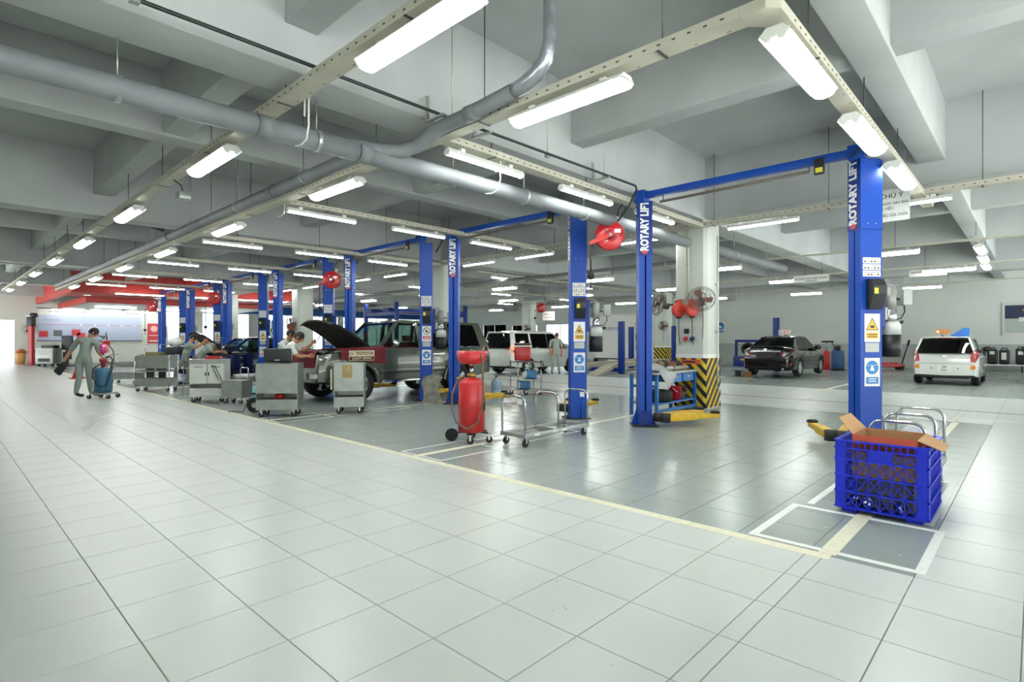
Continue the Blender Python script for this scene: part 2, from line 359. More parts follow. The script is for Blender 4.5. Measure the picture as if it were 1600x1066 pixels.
def column(x, y, stripes=True, w=.33):
    c = .06
    ring = [(-w+c, -w), (w-c, -w), (w, -w+c), (w, w-c), (w-c, w), (-w+c, w), (-w, w-c), (-w, -w+c)]
    b = MB(); b.T = Matrix.Translation((x, y, 0)); b.prism(ring, 0, 3.72, 'z'); o = struct(b.build('column', COLP))
    if not stripes: return o
    b = MB(); b.T = Matrix.Translation((x, y, 0)); k = 1.012; b.prism([(p[0]*k, p[1]*k) for p in ring], .02, 1.0, 'z'); b.build('hazard_band', HAZY, o)
    b = MB(); b.T = Matrix.Translation((x, y, 0)); k = 1.014; b.prism([(p[0]*k, p[1]*k) for p in ring], 1.0, 1.08, 'z'); b.build('white_band', WHITE, o)
    # slanted black stripes wrapped round the faces
    for fx, fy, nx, ny in ((1, 0, 0, -1), (0, -1, -1, 0)):
        z = -.7
        while z < 1.0:
            e = w*1.012+.0015; poly = []
            def clip(z0, z1):
                P = [(-e, z0), (e, z1), (e, z1+.11), (-e, z0+.11)]
                for lim, sg in ((.02, 1), (1.0, -1)):
                    Q = []
                    for i in range(len(P)):
                        a, c2 = P[i-1], P[i]; ia = sg*(a[1]-lim) >= 0; ic = sg*(c2[1]-lim) >= 0
                        if ia != ic: t = (lim-a[1])/(c2[1]-a[1]); Q.append((a[0]+(c2[0]-a[0])*t, lim))
                        if ic: Q.append(c2)
                    P = Q
                    if not P: return []
                return P
            up = (nx == 0)
            P = clip(z, z+.72) if up else clip(z+.72, z)
            if len(P) > 2:
                b = MB(); b.T = Matrix.Translation((x, y, 0))
                vs = [(fx*p[0]+nx*e, fy*p[0]+ny*e, p[1]) for p in P]
                vs += [(v[0]+nx*.002, v[1]+ny*.002, v[2]) for v in vs]; n = len(P)
                b.add(vs, [tuple(range(n)), tuple(range(n, 2*n))]+[(i, (i+1) % n, n+(i+1) % n, n+i) for i in range(n)])
                b.build('hazard_stripe', HAZB, o)
            z += .225
    return o
column_near = column(COLX, 5.0)
for yv in COLY[1:]: column(COLX, yv, yv < 14)
for xv, yv in ((25., 13.4), (25., 22.3)): column(xv, yv, yv < 14)
for xv, yv in ((25., -3.5), (10.75, -3.5)): column(xv, yv, False)
# ================================================================= CABLE TRAYS, LAMPS, PIPES
TRAYM = mat('cream_tray', '#c9c6b4', .5, .1, noise=.08, nscale=4); SLOT = mat('slot_dark', '#4a4a44', .8); ROD = mat('threaded_rod', '#5f625f', .5, .6)
TUBE = mat('lamp_diffuser', '#faffF9', .5, emit=LAMP); LAMPW = mat('lamp_housing', '#eceee8', .4)
ZT = 3.52
def rod_top(x, y):
    if any(abs(y-q) < .26 for q in MAINY): return 3.7
    if any(abs(x-q) < .33 for q in MAINX): return 3.72
    if any(abs(y-q) < .17 for q in SECY): return 4.05
    if any(abs(x-q) < .15 for q in SECX): return 4.09
    return SL
def tray(label, axis, p, a, b, rods, slots=True, w=.075, h=.075, z=ZT):
    o = thing('cable_tray', label, 'cable tray', (p if axis == 'y' else a, a if axis == 'y' else p, z))
    o.rotation_euler = (0, 0, pi/2 if axis == 'y' else 0); L = b-a        # local x runs along the tray
    MB().box(0, L, -w, w, 0, .004).box(0, L, -w, -w+.004, .004, h).box(0, L, w-.004, w, .004, h).build('channel', TRAYM, o)
    if slots:
        m = MB(); x = .1
        while x < min(L, 16)-.1:
            for s in (-1, 1): m.box(x, x+.028, s*(w+.0008)-.0008, s*(w+.0008)+.0008, .03, .042)
            if int(x/.12) % 2 == 0: m.box(x, x+.03, -.05, -.044, -.0012, .0002)
            x += .12
        m.build('slot_row', SLOT, o)['kind'] = 'stuff'
    m = MB()
    for r in rods:
        x, y = (p, a+r) if axis == 'y' else (a+r, p)
        MB().cyl((r, 0, .004), (r, 0, rod_top(x, y)-z), .006, n=6).box(r-.012, r+.012, -w-.004, w+.004, -.006, -.001).build('hanger_rod', ROD, o)
    return o
def rng(a, b, s):
    out = []
    while a < b: out.append(a); a += s
    return out
lampmesh = None
def lamp_protos(w):
    L = .61; k = w/.075
    h = MB().prism([(-w-.012, .016), (-.6*w, .07), (.6*w, .07), (w+.012, .016), (w, .019), (-w, .019)], -L, L, 'y').mesh('housing', LAMPW)
    d = MB(); pr = [(w-.003, .018)]+[((w-.003)*cos(t), .02-.05*k*sin(t)) for t in [pi*q/6 for q in range(1, 6)]]+[(-w+.003, .018)]
    d.prism(pr, -L+.015, L-.015, 'y'); d = d.mesh('diffuser', TUBE)
    e = MB()
    for s in (-1,):
        e.prism([(-w-.004, .036), (w+.004, .036), (w+.004, .02), (.05*k, -.022*k), (.02*k, -.022*k), (.015*k, -.005), (-.015*k, -.005), (-.02*k, -.022*k), (-.05*k, -.022*k), (-w-.004, .02)], s*L, s*(L-.015), 'y')
    e = e.mesh('end_cap', LAMPW)
    c = MB().box(-.03, .03, -.42, -.36, .07, .105).mesh('hanger_clip', LAMPW)
    return h, d, e, c
LPS = (lamp_protos(.092), lamp_protos(.045), lamp_protos(.115))  # widest set enlarges the rear diffusers to throw more light on the far wall
def lamp(x, y, along, label, group, z=3.40):
    o = thing('fluorescent_lamp', label, 'ceiling lamp', (x, y, z), 0 if along == 'y' else pi/2, group)
    LP = LPS[2 if group == 'lamps of the rear rows' else 0 if group in ('lamps on the left aisle tray', 'lamps above the aisle line', 'three lamps above the hatchback') or 'nearest bay' in label else 1]
    for nm, me in zip(('housing', 'diffuser', 'end_cap', 'hanger_clip'), LP): link(nm, me, o)
    link('end_cap', LP[2], o, None, pi); link('hanger_clip', LP[3], o, None, pi)
    return o
# rows over the aisle
tray('long cream cable tray over the pale aisle, left of the pipe-side tray', 'y', 2.25, -7.5, 33, rng(.8, 40, 1.95))
for k in range(8):
    y = 3.04+3.88*k
    lamp(2.25, y, 'y', 'fluorescent lamp under the left aisle cable tray, %s counted from the foreground' % ORD[k], 'lamps on the left aisle tray')
tray('cream cable tray directly above the cream aisle line, beside the grey pipe', 'y', 3.82, 1.452, 31, rng(.6, 29, 1.95))
for k in range(7):
    lamp(3.82, 2.97+3.97*k, 'y', 'fluorescent lamp above the cream aisle line, %s counted from the foreground' % ORD[k], 'lamps above the aisle line')
BROW = [1.28, 4.7, 8.65, 12.6, 16.85, 20.9, 25.1]
for j, yv in enumerate(BROW):
    nm = ['the nearest bay division', 'the second bay division', 'the third bay division', 'the fourth bay division', 'the fifth bay division', 'the sixth bay division', 'the seventh bay division'][j]
    tray('cream cable tray running across over %s' % nm, 'x', yv, 3.9 if j else 3.992, 10.2 if j else 11.2, rng(.7, 6.3, 1.9), j < 3)
    for k, xv in enumerate((4.52, 6.5, 8.42)):
        lamp(xv, yv-.02*k, 'x', 'fluorescent lamp over %s, %s from the aisle line' % (nm, ORD[k]), 'lamps across over the bays')
tray('cream cable tray along the column row behind the lifts', 'y', 10.28, -2, 26, rng(.6, 27, 1.95), True, z=3.54)
for k, yv in enumerate((1.5, 3.57, 5.9, 9.0, 11.0, 14.9, 17.0, 20.6, 22.9)):
    lamp(10.28, yv, 'y', 'fluorescent lamp along the column row tray, %s from the right' % ORD[k], 'lamps along the column row', z=3.42)
k = 0
for xv, ysl in ((15.6, (-1.6, 2.55, 6.6, 10.8, 15.2, 20., 25., 30.)), (20.4, (-2.4, 1.85, 6.2, 10.6, 15., 19.6, 24.4, 29.)), (26.4, (-1., 3.2, 7.3, 11.4, 16.4, 21., 26.5))):  # last row filled out with extra lamps to brighten the far wall
    row = {15.6: 'over the middle aisle beyond the columns', 20.4: 'over the rear parking bays', 26.4: 'in the row with added lamps closest to the far grey wall'}[xv]
    tray('thin cable tray %s' % row, 'y', xv, -6, 34, rng(.6, 40, 3.9), False, w=.04, h=.04)
    for q, yv in enumerate(ysl): lamp(xv, yv, 'y', 'distant lamp %s, %s from the right' % (row, ORD[q]), 'lamps of the rear rows')
for q, xv in enumerate((16.6, 18.6, 20.6)): lamp(xv+.4, .95+.05*q, 'x', 'short lamp above the white hatchback, %s of three in line' % ('first', 'middle', 'last')[q], 'three lamps above the hatchback', z=3.47)
tray('short cable tray above the white hatchback holding three lamps', 'x', 1.0, 15.7, 22.5, (.8, 4., 6.2), False, w=.04, h=.04, z=3.592)
for j, (yv, nm) in enumerate(((12.9, 'over the white people carrier'), (17.4, 'left of the people carrier'), (21.8, 'by the office windows'))):
    for q, xv in enumerate((13.2, 17.6, 22.4)): lamp(xv, yv, 'x', 'distant crosswise fluorescent lamp %s, %s from the lifts' % (nm, ORD[q]), 'crosswise rear lamps')
    tray('thin crosswise tray %s' % nm, 'x', yv, 12, 25, (.9, 5, 9, 12), False, w=.04, h=.04)
# rounded corner plate of the near tray
tr = thing('tray_corner', 'cream corner piece joining the aisle tray and the nearest crosswise tray', 'cable tray', (3.82, 1.28, ZT))
MB().prism([(-.075, .17), (-.075, 0), (0, -.075), (.17, -.075), (.17, .075), (.075, .17)], 0, .075, 'z').build('plate', TRAYM, tr)
MB().cyl((0.02, 0.02, .075), (.02, .02, 4.05-ZT), .006, n=6).build('hanger_rod', ROD, tr)

PIPE = mat('grey_pvc', '#767b7e', .6, noise=.2, nscale=2.2); CLAMP = mat('galvanised', '#b9bcb8', .4, .7); PLAST = mat('foil_wrap', '#aeb4ba', .3, .5, noise=.25, nscale=9, bump=.8)
def pipe(label, pts, r, clamps=(), m=None, name='drain_pipe', sockets=()):
    o = thing(name, label, 'pipe', pts[0]); p0 = Vector(pts[0]); b = MB()
    b.tube([Vector(p)-p0 for p in pts], r, 16); b.build('pipe_run', m or PIPE, o)
    for c in clamps:
        q = Vector(c[:3])-p0; ax = c[3]; d = Vector((.02, 0, 0)) if ax == 'x' else Vector((0, .02, 0))
        MB().cyl(q-d, q+d, r+.006, n=16).cyl(q+Vector((0, 0, r)), q+Vector((0, 0, rod_top(c[0], c[1])-c[2])), .006, n=6).build('pipe_hanger', CLAMP, o)
    for c in sockets:
        q = Vector(c[:3])-p0; d = Vector((.07, 0, 0)) if c[3] == 'x' else (Vector((0, .07, 0)) if c[3] == 'y' else Vector((0, 0, .07)))
        MB().cyl(q-d, q+d, r+.008, n=16).build('pipe_socket', m or PIPE, o)
    return o
pipe('thick grey drain pipe crossing under the near beam, left part', [(-5.9, 5.3, 3.3), (0, 5.2, 3.3), (3.2, 5.08, 3.3)], .098, [(1.0, 5.17, 3.3, 'x'), (2.6, 5.1, 3.3, 'x'), (-2, 5.24, 3.3, 'x')], sockets=[(2.1, 5.12, 3.3, 'x'), (3.1, 5.08, 3.3, 'x')])
pipe('thick grey drain pipe under the near beam, right part reaching the column', [(3.2, 5.08, 3.3), (3.6, 5.06, 3.29), (6, 4.98, 3.28), (10.1, 4.9, 3.25)], .1, [(4.3, 5.05, 3.29, 'x'), (5.5, 5., 3.28, 'x'), (6.8, 4.96, 3.27, 'x'), (8.4, 4.93, 3.26, 'x')])
pipe('grey drain pipe running beside the aisle line tray into the distance', [(3.45, 5.2, 3.36), (3.6, 5.6, 3.5), (3.66, 6.2, 3.66), (3.66, 12, 3.66), (3.66, 30, 3.66)], .085, [(3.66, y, 3.66, 'y') for y in (7.5, 10, 12.5, 15.5, 19, 23, 27)], sockets=[(3.66, 8.6, 3.66, 'y'), (3.66, 14, 3.66, 'y')])
pipe('bent grey pipe curving up from the drain pipe towards the wrapped riser', [(2.9, 5.09, 3.34), (3.3, 5.04, 3.36), (3.48, 4.94, 3.38), (3.58, 4.8, 3.42), (3.6, 4.66, 3.47), (3.62, 4.55, 3.53), (3.64, 4.4, 3.56), (3.65, 4.1, 3.57), (3.66, 3.45, 3.62)], .072, sockets=[(3.65, 4.0, 3.575, 'y')])
pipe('foil wrapped riser pipe dropping from the slab above the aisle tray', [(3.66, 3.46, 3.62), (3.67, 3.32, 3.65), (3.68, 3.2, 3.7), (3.7, 3.1, 3.8), (3.7, 3.06, 3.95), (3.7, 3.06, 4.9)], [.062, .068, .07, .068, .06, .052], m=PLAST)
for x, y, l in ((2.6, 13.8, 'dark vertical pipe with a bend hanging above the aisle trays'), (2.9, 23.4, 'dark vertical pipe further along above the aisle trays')):
    pipe(l, [(x, y, SL), (x, y, 4.3), (x+.1, y-.06, 4.12), (x+.32, y-.06, 4.0), (x+.4, y-.06, 3.9), (x+.9, y-.06, 3.75)], .06, m=mat('dark_pipe', '#4b4f50', .5))
GREEN = mat('green_black_pipe', '#1d2e27', .4)
g = pipe('thin dark green air line under the near beam side', [(-5.8, 4.42, 3.66), (3.4, 4.42, 3.66), (7.25, 4.34, 3.66), (7.32, 4.36, 3.62), (7.33, 4.5, 3.4), (7.36, 4.72, 3.2)], .016, m=GREEN, name='air_line')
for x in (.95, 3.75, 5.3, 6.55): MB().cyl((x+5.8, 0, .016), (x+5.8, 0, rod_top(x, 4.42)-3.66), .006, n=6).box(x+5.77, x+5.83, -.025, .025, -.03, .02).build('pipe_hanger', CLAMP, g)
for x in (3.55, 4.2, 6.5): MB().box(x+5.78, x+5.82, .15, .17, -.04, .22).box(x+5.78, x+5.82, -.12, .17, -.05, -.03).build('angle_bracket', CLAMP, g)
for k in range(1, 6):
    y = 4.42+4.28*k
    pipe('thin dark air line over the lift bays, %s counted from the foreground' % ORD[k], [(3.9, y, 3.62), (7.2, y, 3.6), (7.3, y+.1, 3.55), (7.3, y+.42, 3.2)], .016, m=GREEN, name='air_line')
for (x, y, z, d, l) in ((2.38, 5.02, 3.42, 1, 'white cable loop round the thick pipe beside the left aisle tray'), (4.75, 4.9, 3.4, 1, 'white cable loop round the thick pipe under the second crosswise tray'), (3.9, 8.9, 3.6, 1, 'thin white cable hanging at the third crosswise tray')):
    o = thing('cable', l, 'cable', (x, y, z)); MB().tube([(0, -.2, .25), (0, -.2, -.1), (0, -.16, -.22), (0, -.05, -.245), (0, .06, -.23)], .009, 6).tube([(0, -.12, .25), (0, -.12, .0)], .009, 6).build('cable_run', WHITE, o)
# small spot lamp clipped to the left aisle tray
o = thing('camera_spot', 'small grey box lamp hanging below the left aisle tray', 'lamp', (2.38, 8.45, 3.32)); MB().box(-.07, .07, -.09, .09, -.05, .05, .01).build('box', CLAMP, o); MB().tube([(0, 0, .05), (-.02, .0, .14), (-.12, .0, .2)], .008, 6).build('arm', BLACK, o); MB().box(-.06, .06, -.092, -.09, -.04, .04).build('lens', GLASS, o)
# grey conduit pair to the column
pipe('grey duct pipe running on behind the near column', [(11.1, 4.86, 3.24), (13, 4.8, 3.22), (15.2, 4.74, 3.2)], .11, [(12.2, 4.83, 3.23, 'x'), (14., 4.78, 3.21, 'x')])
pipe('dark horizontal pipe across the rear aisle', [(13.2, 6.2, 3.35), (13.2, 30, 3.35)], .05, [(13.2, y, 3.35, 'y') for y in (7, 11, 17, 23)], m=mat('mid_grey_pipe', '#6d7273', .5))

# ================================================================= RED CANOPY AT THE FAR END
REDC = mat('canopy_red', '#c2372f', .4); 
can = struct(link('canopy', None)); 
MB().box(4.2, 14.6, 30.2, 30.4, 3.45, 4.35).box(4.2, 4.4, 30.4, 41.9, 3.45, 4.35).box(14.4, 14.6, 30.4, 41.9, 3.45, 4.35).build('fascia', REDC, can)
MB().box(4.4, 14.4, 30.4, 33.4, 3.45, 3.5).build('soffit', REDC, can)
MB().box(5.2, 14.4, 33.4, 33.55, 3.2, 3.5).box(5.2, 5.35, 33.55, 41.9, 3.2, 3.5).build('inner_fascia', REDC, can)
MB().box(5.35, 14.4, 33.55, 41.9, 3.2, 3.25).build('inner_soffit', WHITE, can)
MB().box(14.7, 32.4, 41.75, 41.98, 3.3, 3.95).build('blue_fascia', mat('fascia_blue', '#2c5fb0', .5), can)
def strip_lamp(x, y, z, L, label):
    o = thing('strip_lamp', label, 'ceiling lamp', (x, y, z), 0, 'lamps on the red canopy'); MB().box(-L/2, L/2, -.04, .04, .02, .05).build('housing', LAMPW, o); MB().box(-L/2+.02, L/2-.02, -.03, .03, -.015, .02).build('tube', TUBE, o)
    if y < 30:
        for x_ in (-L/2+.2, L/2-.2): MB().cyl((x_, 0, .05), (x_, 0, SL-z), .008, n=6).build('hanger_rod', ROD, o)
for k, (x, y) in enumerate(((6.6, 29.6), (9.2, 29.6), (11.8, 29.6), (14.0, 29.6))): strip_lamp(x, y, 3.42, 1.9, 'white strip lamp along the front of the red canopy, %s from its left end' % ORD[k])
for k, x in enumerate((7., 9.6, 12.2)): strip_lamp(x, 36.5, 3.13, 1.9, 'white strip lamp under the canopy near the info board, %s from the left' % ORD[k])
for k, x in enumerate((5.6, 7.4, 9.2, 11.0)): strip_lamp(x, 41.2, 3.13, 1.6, 'added strip lamp brightening the far end wall, %s from the left' % ORD[k])  # lamp row added to brighten the end wall and the band above the board
for k, (x, y) in enumerate(((5.0, 31.8), (7.8, 31.8), (10.8, 31.8), (13.8, 31.8))):
    o = thing('downlight', 'round downlight in the red canopy soffit, %s from its left end' % ORD[k], 'ceiling lamp', (x, y, 3.45), 0, 'downlights in the canopy'); MB().lathe([(.16, 0), (.16, -.02), (.12, -.02), (.12, 0)], 16).build('ring', WHITE, o); MB().lathe([(.118, -.004), (.001, -.012)], 16).build('bulb', TUBE, o)
# ================================================================= TWO-POST LIFTS
BLUE = mat('lift_blue', '#0d45a6', .42, noise=.05, nscale=2, spec=.35); BLUED = mat('lift_blue_dark_shade', '#092c7c', .35, spec=.35); GREYP = mat('grey_plate', '#a8aca8', .45, .3, noise=.1)  # second blue is darkened for shade on cover fronts, plain dark blue elsewhere
PAPER = mat('placard_white', '#e9eae6', .5); SYEL = mat('sign_yellow', '#e3b83a', .5); SBLU = mat('sign_blue', '#2a7fc4', .5); SRED = mat('sign_red', '#c8404a', .5); INK = mat('ink_black', '#20211f', .6); CLEAR = mat('cloudy_tank', '#c9cdc6', .4)
GREASE = mat('black_grease', '#24211d', .6, noise=.3, nscale=8)
def disc(mb, c, r, y, n=20, r0=0., squash=1.):
    if r0 <= 0: mb.add([(c[0]+r*cos(2*pi*i/n), y, c[1]+r*squash*sin(2*pi*i/n)) for i in range(n)], [tuple(range(n))])
    else:
        vs = [(c[0]+q*cos(2*pi*i/n), y, c[1]+q*sin(2*pi*i/n)) for q in (r0, r) for i in range(n)]
        mb.add(vs, [(i, (i+1) % n, n+(i+1) % n, n+i) for i in range(n)])
def placard(kind):
    """flat sign in the XZ plane facing -Y, .2 wide"""
    b = MB(); mats = [PAPER, SYEL, SBLU, SRED, INK]
    if kind == 'table':
        for j in range(3):
            b.m = 0; b.box(-.1, .1, 0, .003, -.08+j*.075, -.08+j*.075+.066)
            for i in range(5): b.m = 4 if (i+j) % 3 else 1; b.quad((-.088+i*.037, -.0006, -.066+j*.075), (-.066+i*.037, -.0006, -.066+j*.075), (-.066+i*.037, -.0006, -.05+j*.075), (-.088+i*.037, -.0006, -.05+j*.075))
            b.m = 4; b.quad((-.09, -.0006, -.034+j*.075), (.09, -.0006, -.034+j*.075), (.09, -.0006, -.03+j*.075), (-.09, -.0006, -.03+j*.075))
        return b.mesh('sticker_table', mats)
    b.box(-.1, .1, 0, .003, -.17, .17)
    if kind == 'warn':
        b.m = 4; b.add([(-.082, -.0006, -.03), (.082, -.0006, -.03), (0, -.0006, .125)], [(0, 1, 2)])
        b.m = 1; b.add([(-.07, -.001, -.023), (.07, -.001, -.023), (0, -.001, .108)], [(0, 1, 2)])
        b.m = 4; b.quad((-.025, -.0014, .0), (.025, -.0014, .0), (.025, -.0014, .028), (-.025, -.0014, .028))
        b.m = 1; b.quad((-.08, -.0006, -.13), (.08, -.0006, -.13), (.08, -.0006, -.055), (-.08, -.0006, -.055))
        b.m = 4; [b.quad((-.06, -.001, z), (.06, -.001, z), (.06, -.001, z+.01), (-.06, -.001, z+.01)) for z in (-.085, -.11)]
    elif kind == 'must':
        b.m = 2; disc(b, (0, .055), .082, -.0006)
        b.m = 0; b.add([(-.03, -.001, .015), (.03, -.001, .015), (.012, -.001, .075), (-.012, -.001, .075)], [(0, 1, 2, 3)]); b.quad((-.07, -.001, .08), (.07, -.001, .08), (.07, -.001, .085), (-.07, -.001, .085))
        b.m = 2; b.quad((-.08, -.0006, -.14), (.08, -.0006, -.14), (.08, -.0006, -.06), (-.08, -.0006, -.06))
        b.m = 0; [b.quad((-.05, -.001, z), (.05, -.001, z), (.05, -.001, z+.012), (-.05, -.001, z+.012)) for z in (-.09, -.118)]
    else:
        b.m = 4; disc(b, (0, .06), .08, -.0006, r0=.066); b.add([(-.055, -.0006, .105), (-.045, -.0006, .115), (.055, -.0006, .015), (.045, -.0006, .005)], [(0, 1, 2, 3)]); disc(b, (0, .055), .03, -.0008, 8)
        b.m = 3; b.quad((-.08, -.0006, -.13), (.08, -.0006, -.13), (.08, -.0006, -.05), (-.08, -.0006, -.05))
        b.m = 0; [b.quad((-.06, -.001, z), (.06, -.001, z), (.06, -.001, z+.012), (-.06, -.001, z+.012)) for z in (-.08, -.11)]
    return b.mesh('placard', mats)
PL = {k: placard(k) for k in ('table', 'warn', 'must', 'stop')}
PH = 3.53; PA = radians(50)
def make_post(lift, y, side, signs):
    """side 'R': the post nearer the right of the bay (carries the power unit); 'L': the other"""
    rz = PA if side == 'R' else pi-PA
    w, d, t = .1, .28, .02
    b = MB(); b.prism([(-w, 0), (-w, -d), (w, -d), (w, 0), (.012, 0), (.012, -.03), (w-t, -.03), (w-t, -d+t), (-w+t, -d+t), (-w+t, -.03), (-.012, -.03), (-.012, 0)], 0, 2.75, 'z')
    p = b.build('post', BLUE, lift, (0, y, 0), rz)
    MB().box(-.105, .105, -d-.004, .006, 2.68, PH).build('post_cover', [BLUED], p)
    b = MB()                                   # side sheets in the lighter blue, light painted onto the cover flanks
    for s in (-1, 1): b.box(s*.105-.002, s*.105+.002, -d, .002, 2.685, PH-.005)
    b.build('cover_lit_side', BLUE, p)
    b = MB(); put_text(b, 'ROTARY LIFT', .168, frame((.012, .0075, 3.14), (0, 0, 1), (1, 0, 0)), sx=.78, bold=.0085); b.build('lettering', PAPER, p)
    b = MB(); b.m = 0; b.T = frame((.012, .0075, 2.735), (1, 0, 0), (0, 0, 1)).normalized(); b.add([(-.045*cos(t), .035*sin(t), 0) for t in [2*pi*k/12 for k in range(12)]], [tuple(range(12))]); b.build('logo_mark', SRED, p)
    MB().box(-.2, .2, -.34, .1, 0, .015).build('base_plate', GREASE, p)
    [MB().prism([(s*.19, .015), (s*.1, .3), (s*.1, .015)], -.2, -.18, 'y').build('gusset', BLUE, p) for s in (-1, 1)]
    b = MB().box(-.085, .085, -.12, .02, .03, .24); b.build('carriage', BLUED, p)
    b = MB()
    for (x, z) in ((-.05, 2.75), (.05, 2.75), (-.03, 3.45)): b.cyl((-.107, -.14+x, z), (-.112, -.14+x, z), .007, n=8)
    b.build('bolt_row', CHROME, p)['kind'] = 'stuff'
    # arms: two swing arms per carriage, folded along the bay
    sg = 1 if side == 'R' else -1
    for q, (ang, L) in enumerate(((8, .75), (28, .55))):
        a = radians(ang)*sg; o = link('swing_arm', None, lift, (.12, y+sg*(.16+.12*q), .1), a)
        MB().box(0, L, -.06, .06, 0, .1, .006).build('outer_tube', YEL, o); MB().box(L, L+.42, -.045, .045, .015, .085, .004).build('inner_tube', YEL, o)
        MB().lathe([(.075, .085), (.075, .11), (.05, .125), (.001, .125)], 12, (L+.37, 0, 0)).build('rubber_pad', RUBBER, o); MB().lathe([(.08, 0), (.08, .13), (.001, .13)], 12, (.0, 0, -.015)).build('pivot', GREASE, o)
    # faces with signs: the side that looks at the aisle
    if side == 'R':
        R = (0, 0, -pi/2); X = -.1045
        link('sticker_table', PL['table'], p, (X, -.145, 2.2), R).scale = (1.15, 1, 1.05)
        for (nm, z, k) in signs: link('placard', PL[nm], p, (X, -.15, z), R)
        MB().box(X-.0, X+.003, -.24, -.06, 1.21, 1.32).build('blank_plate', GREYP, p)
        b = MB(); b.prism([(X, 1.72), (X-.05, 1.72), (X-.12, 1.9), (X-.12, 2.0), (X-.07, 2.08), (X, 2.08)], -.24, -.07, 'y'); lb = b.build('lock_cover', BLACK, p)
        MB().box(X-.122, X-.1195, -.13, -.08, 1.9, 1.97).build('yellow_label', mat('label_yellow', '#d9cf3c', .5), lb)
        # power unit on the back face
        o = link('power_unit', None, p, (.0, -.285, 0))
        MB().box(-.09, .09, -.05, 0, 1.72, 2.0).build('mount_plate', BLUED, o) if False else None
    MB().box(-.08, .08, -.06, 0, 1.5, 2.05, .01).build('back_cover', BLUED if side == 'R' else BLACK, p, (0, -.286, .0 if side == 'R' else -.02))
    if side == 'R':
        bpy.data.objects.remove(o)
        MB().cyl((0, -.46, 1.72), (0, -.46, 2.0), .075, n=16).cyl((0, -.46, 2.0), (0, -.46, 2.03), .05).build('motor', mat('motor_grey', '#9a9c96', .5, .3), p)
        MB().box(-.06, .06, -.72, -.6, 1.78, 1.98, .008).build('switch_box', GREYP, p)
        MB().tube([(0, -.6, 1.85), (0, -.57, 1.86), (0, -.535, 1.86)], .012, 6).tube([(0, -.66, 1.78), (0, -.67, 1.7), (0, -.62, 1.62), (0, -.5, 1.6)], .008, 6).build('power_cable', BLACK, p)
        MB().lathe([(.06, 1.58), (.08, 1.6), (.08, 1.72), (.001, 1.72)], 14, (0, -.46, 0)).build('valve_block', CHROME, p)
        MB().lathe([(.001, 1.42), (.115, 1.42), (.115, 1.54), (.09, 1.58), (.001, 1.58)], 18, (0, -.47, 0)).build('tank_top', CLEAR, p)
        MB().lathe([(.001, 1.15), (.118, 1.15), (.118, 1.42), (.001, 1.42)], 18, (0, -.47, 0)).build('tank', BLACK, p)
        MB().cyl((0, -.6, 1.56), (0, -.64, 1.58), .022, n=8).build('cap', BLACK, p)
        MB().box(-.05, .05, -.4, -.345, 1.6, 1.75).build('bracket', GREYP, p)
    return p
def make_lift(sep, signs, label):
    o = thing('two_post_lift', label, 'car lift', group='two-post car lifts')
    make_post(o, -sep/2, 'R', signs); make_post(o, sep/2, 'L', signs)
    cb = MB().box(-.06, .06, -sep/2-.02, sep/2+.1, 3.575, 3.665, .006).build('crossbar', BLUE, o)
    MB().box(-.09, .09, sep/2-.02, sep/2+.14, 3.5, 3.7, .01).build('bar_bracket', BLUE, cb)
    MB().box(-.09, .09, -sep/2-.12, -sep/2+.06, 3.532, 3.7, .01).build('bar_bracket', BLUE, cb)
    MB().cyl((.0, -sep/2+.5, 3.5), (0, sep/2-.25, 3.48), .02, n=8).build('limit_bar', mat('padded_bar', '#6b6259', .8), cb)
    MB().cyl((0, -sep/2+.5, 3.5), (0, -sep/2+.5, 3.575), .008).cyl((0, sep/2-.3, 3.49), (0, sep/2-.3, 3.575), .008).build('bar_rod', ROD, cb)
    sw = MB().box(-.11, -.061, -sep/2+.3, -sep/2+.42, 3.42, 3.62, .01).build('limit_switch', BLACK, o)
    MB().box(-.113, -.11, -sep/2+.32, -sep/2+.4, 3.44, 3.5).build('yellow_label', mat('label_yellow', '#d9cf3c', .5), sw)
    MB().tube([(0, -sep/2-.04, 3.70), (-.05, -sep/2-.1, 3.75), (-.12, -sep/2-.08, 3.62), (-.12, -sep/2+.02, 3.55)], .012, 6).build('hose', BLACK, o)
    return o
S0 = [('warn', 1.5, 0), ('must', .97, 0)]; S1 = [('stop', 1.5, 0), ('must', .97, 0)]; S2 = [('warn', 1.5, 0), ('stop', .97, 0)]
lift0 = make_lift(2.84, S0, 'blue two-post lift standing empty at the right, nearest to the blue crate'); lift0.location = (7.72, 3.02, 0)
lift1 = make_lift(3.1, S0, 'blue two-post lift with an empty bay behind the flatbed hand cart'); lift1.location = (7.66, 7.44, 0)
lift2 = make_lift(3.1, S1, 'blue two-post lift straddling the dark green off-road car'); lift2.location = (7.6, 11.62, 0)
lift3 = make_lift(3.1, S2, 'blue two-post lift behind the off-road car bonnet, fourth from the right'); lift3.location = (7.6, 16.05, 0)
for sc_, yv, lb in ((lift3, 20.45, 'blue two-post lift straddling the navy car with open bonnet'), (lift1, 24.7, 'blue two-post lift beyond the navy car, sixth from the right'), (lift1, 28.95, 'blue two-post lift furthest away under the red canopy edge')):
    c = copy_tree(sc_); c.location = (7.6, yv, 0); c['label'] = lb

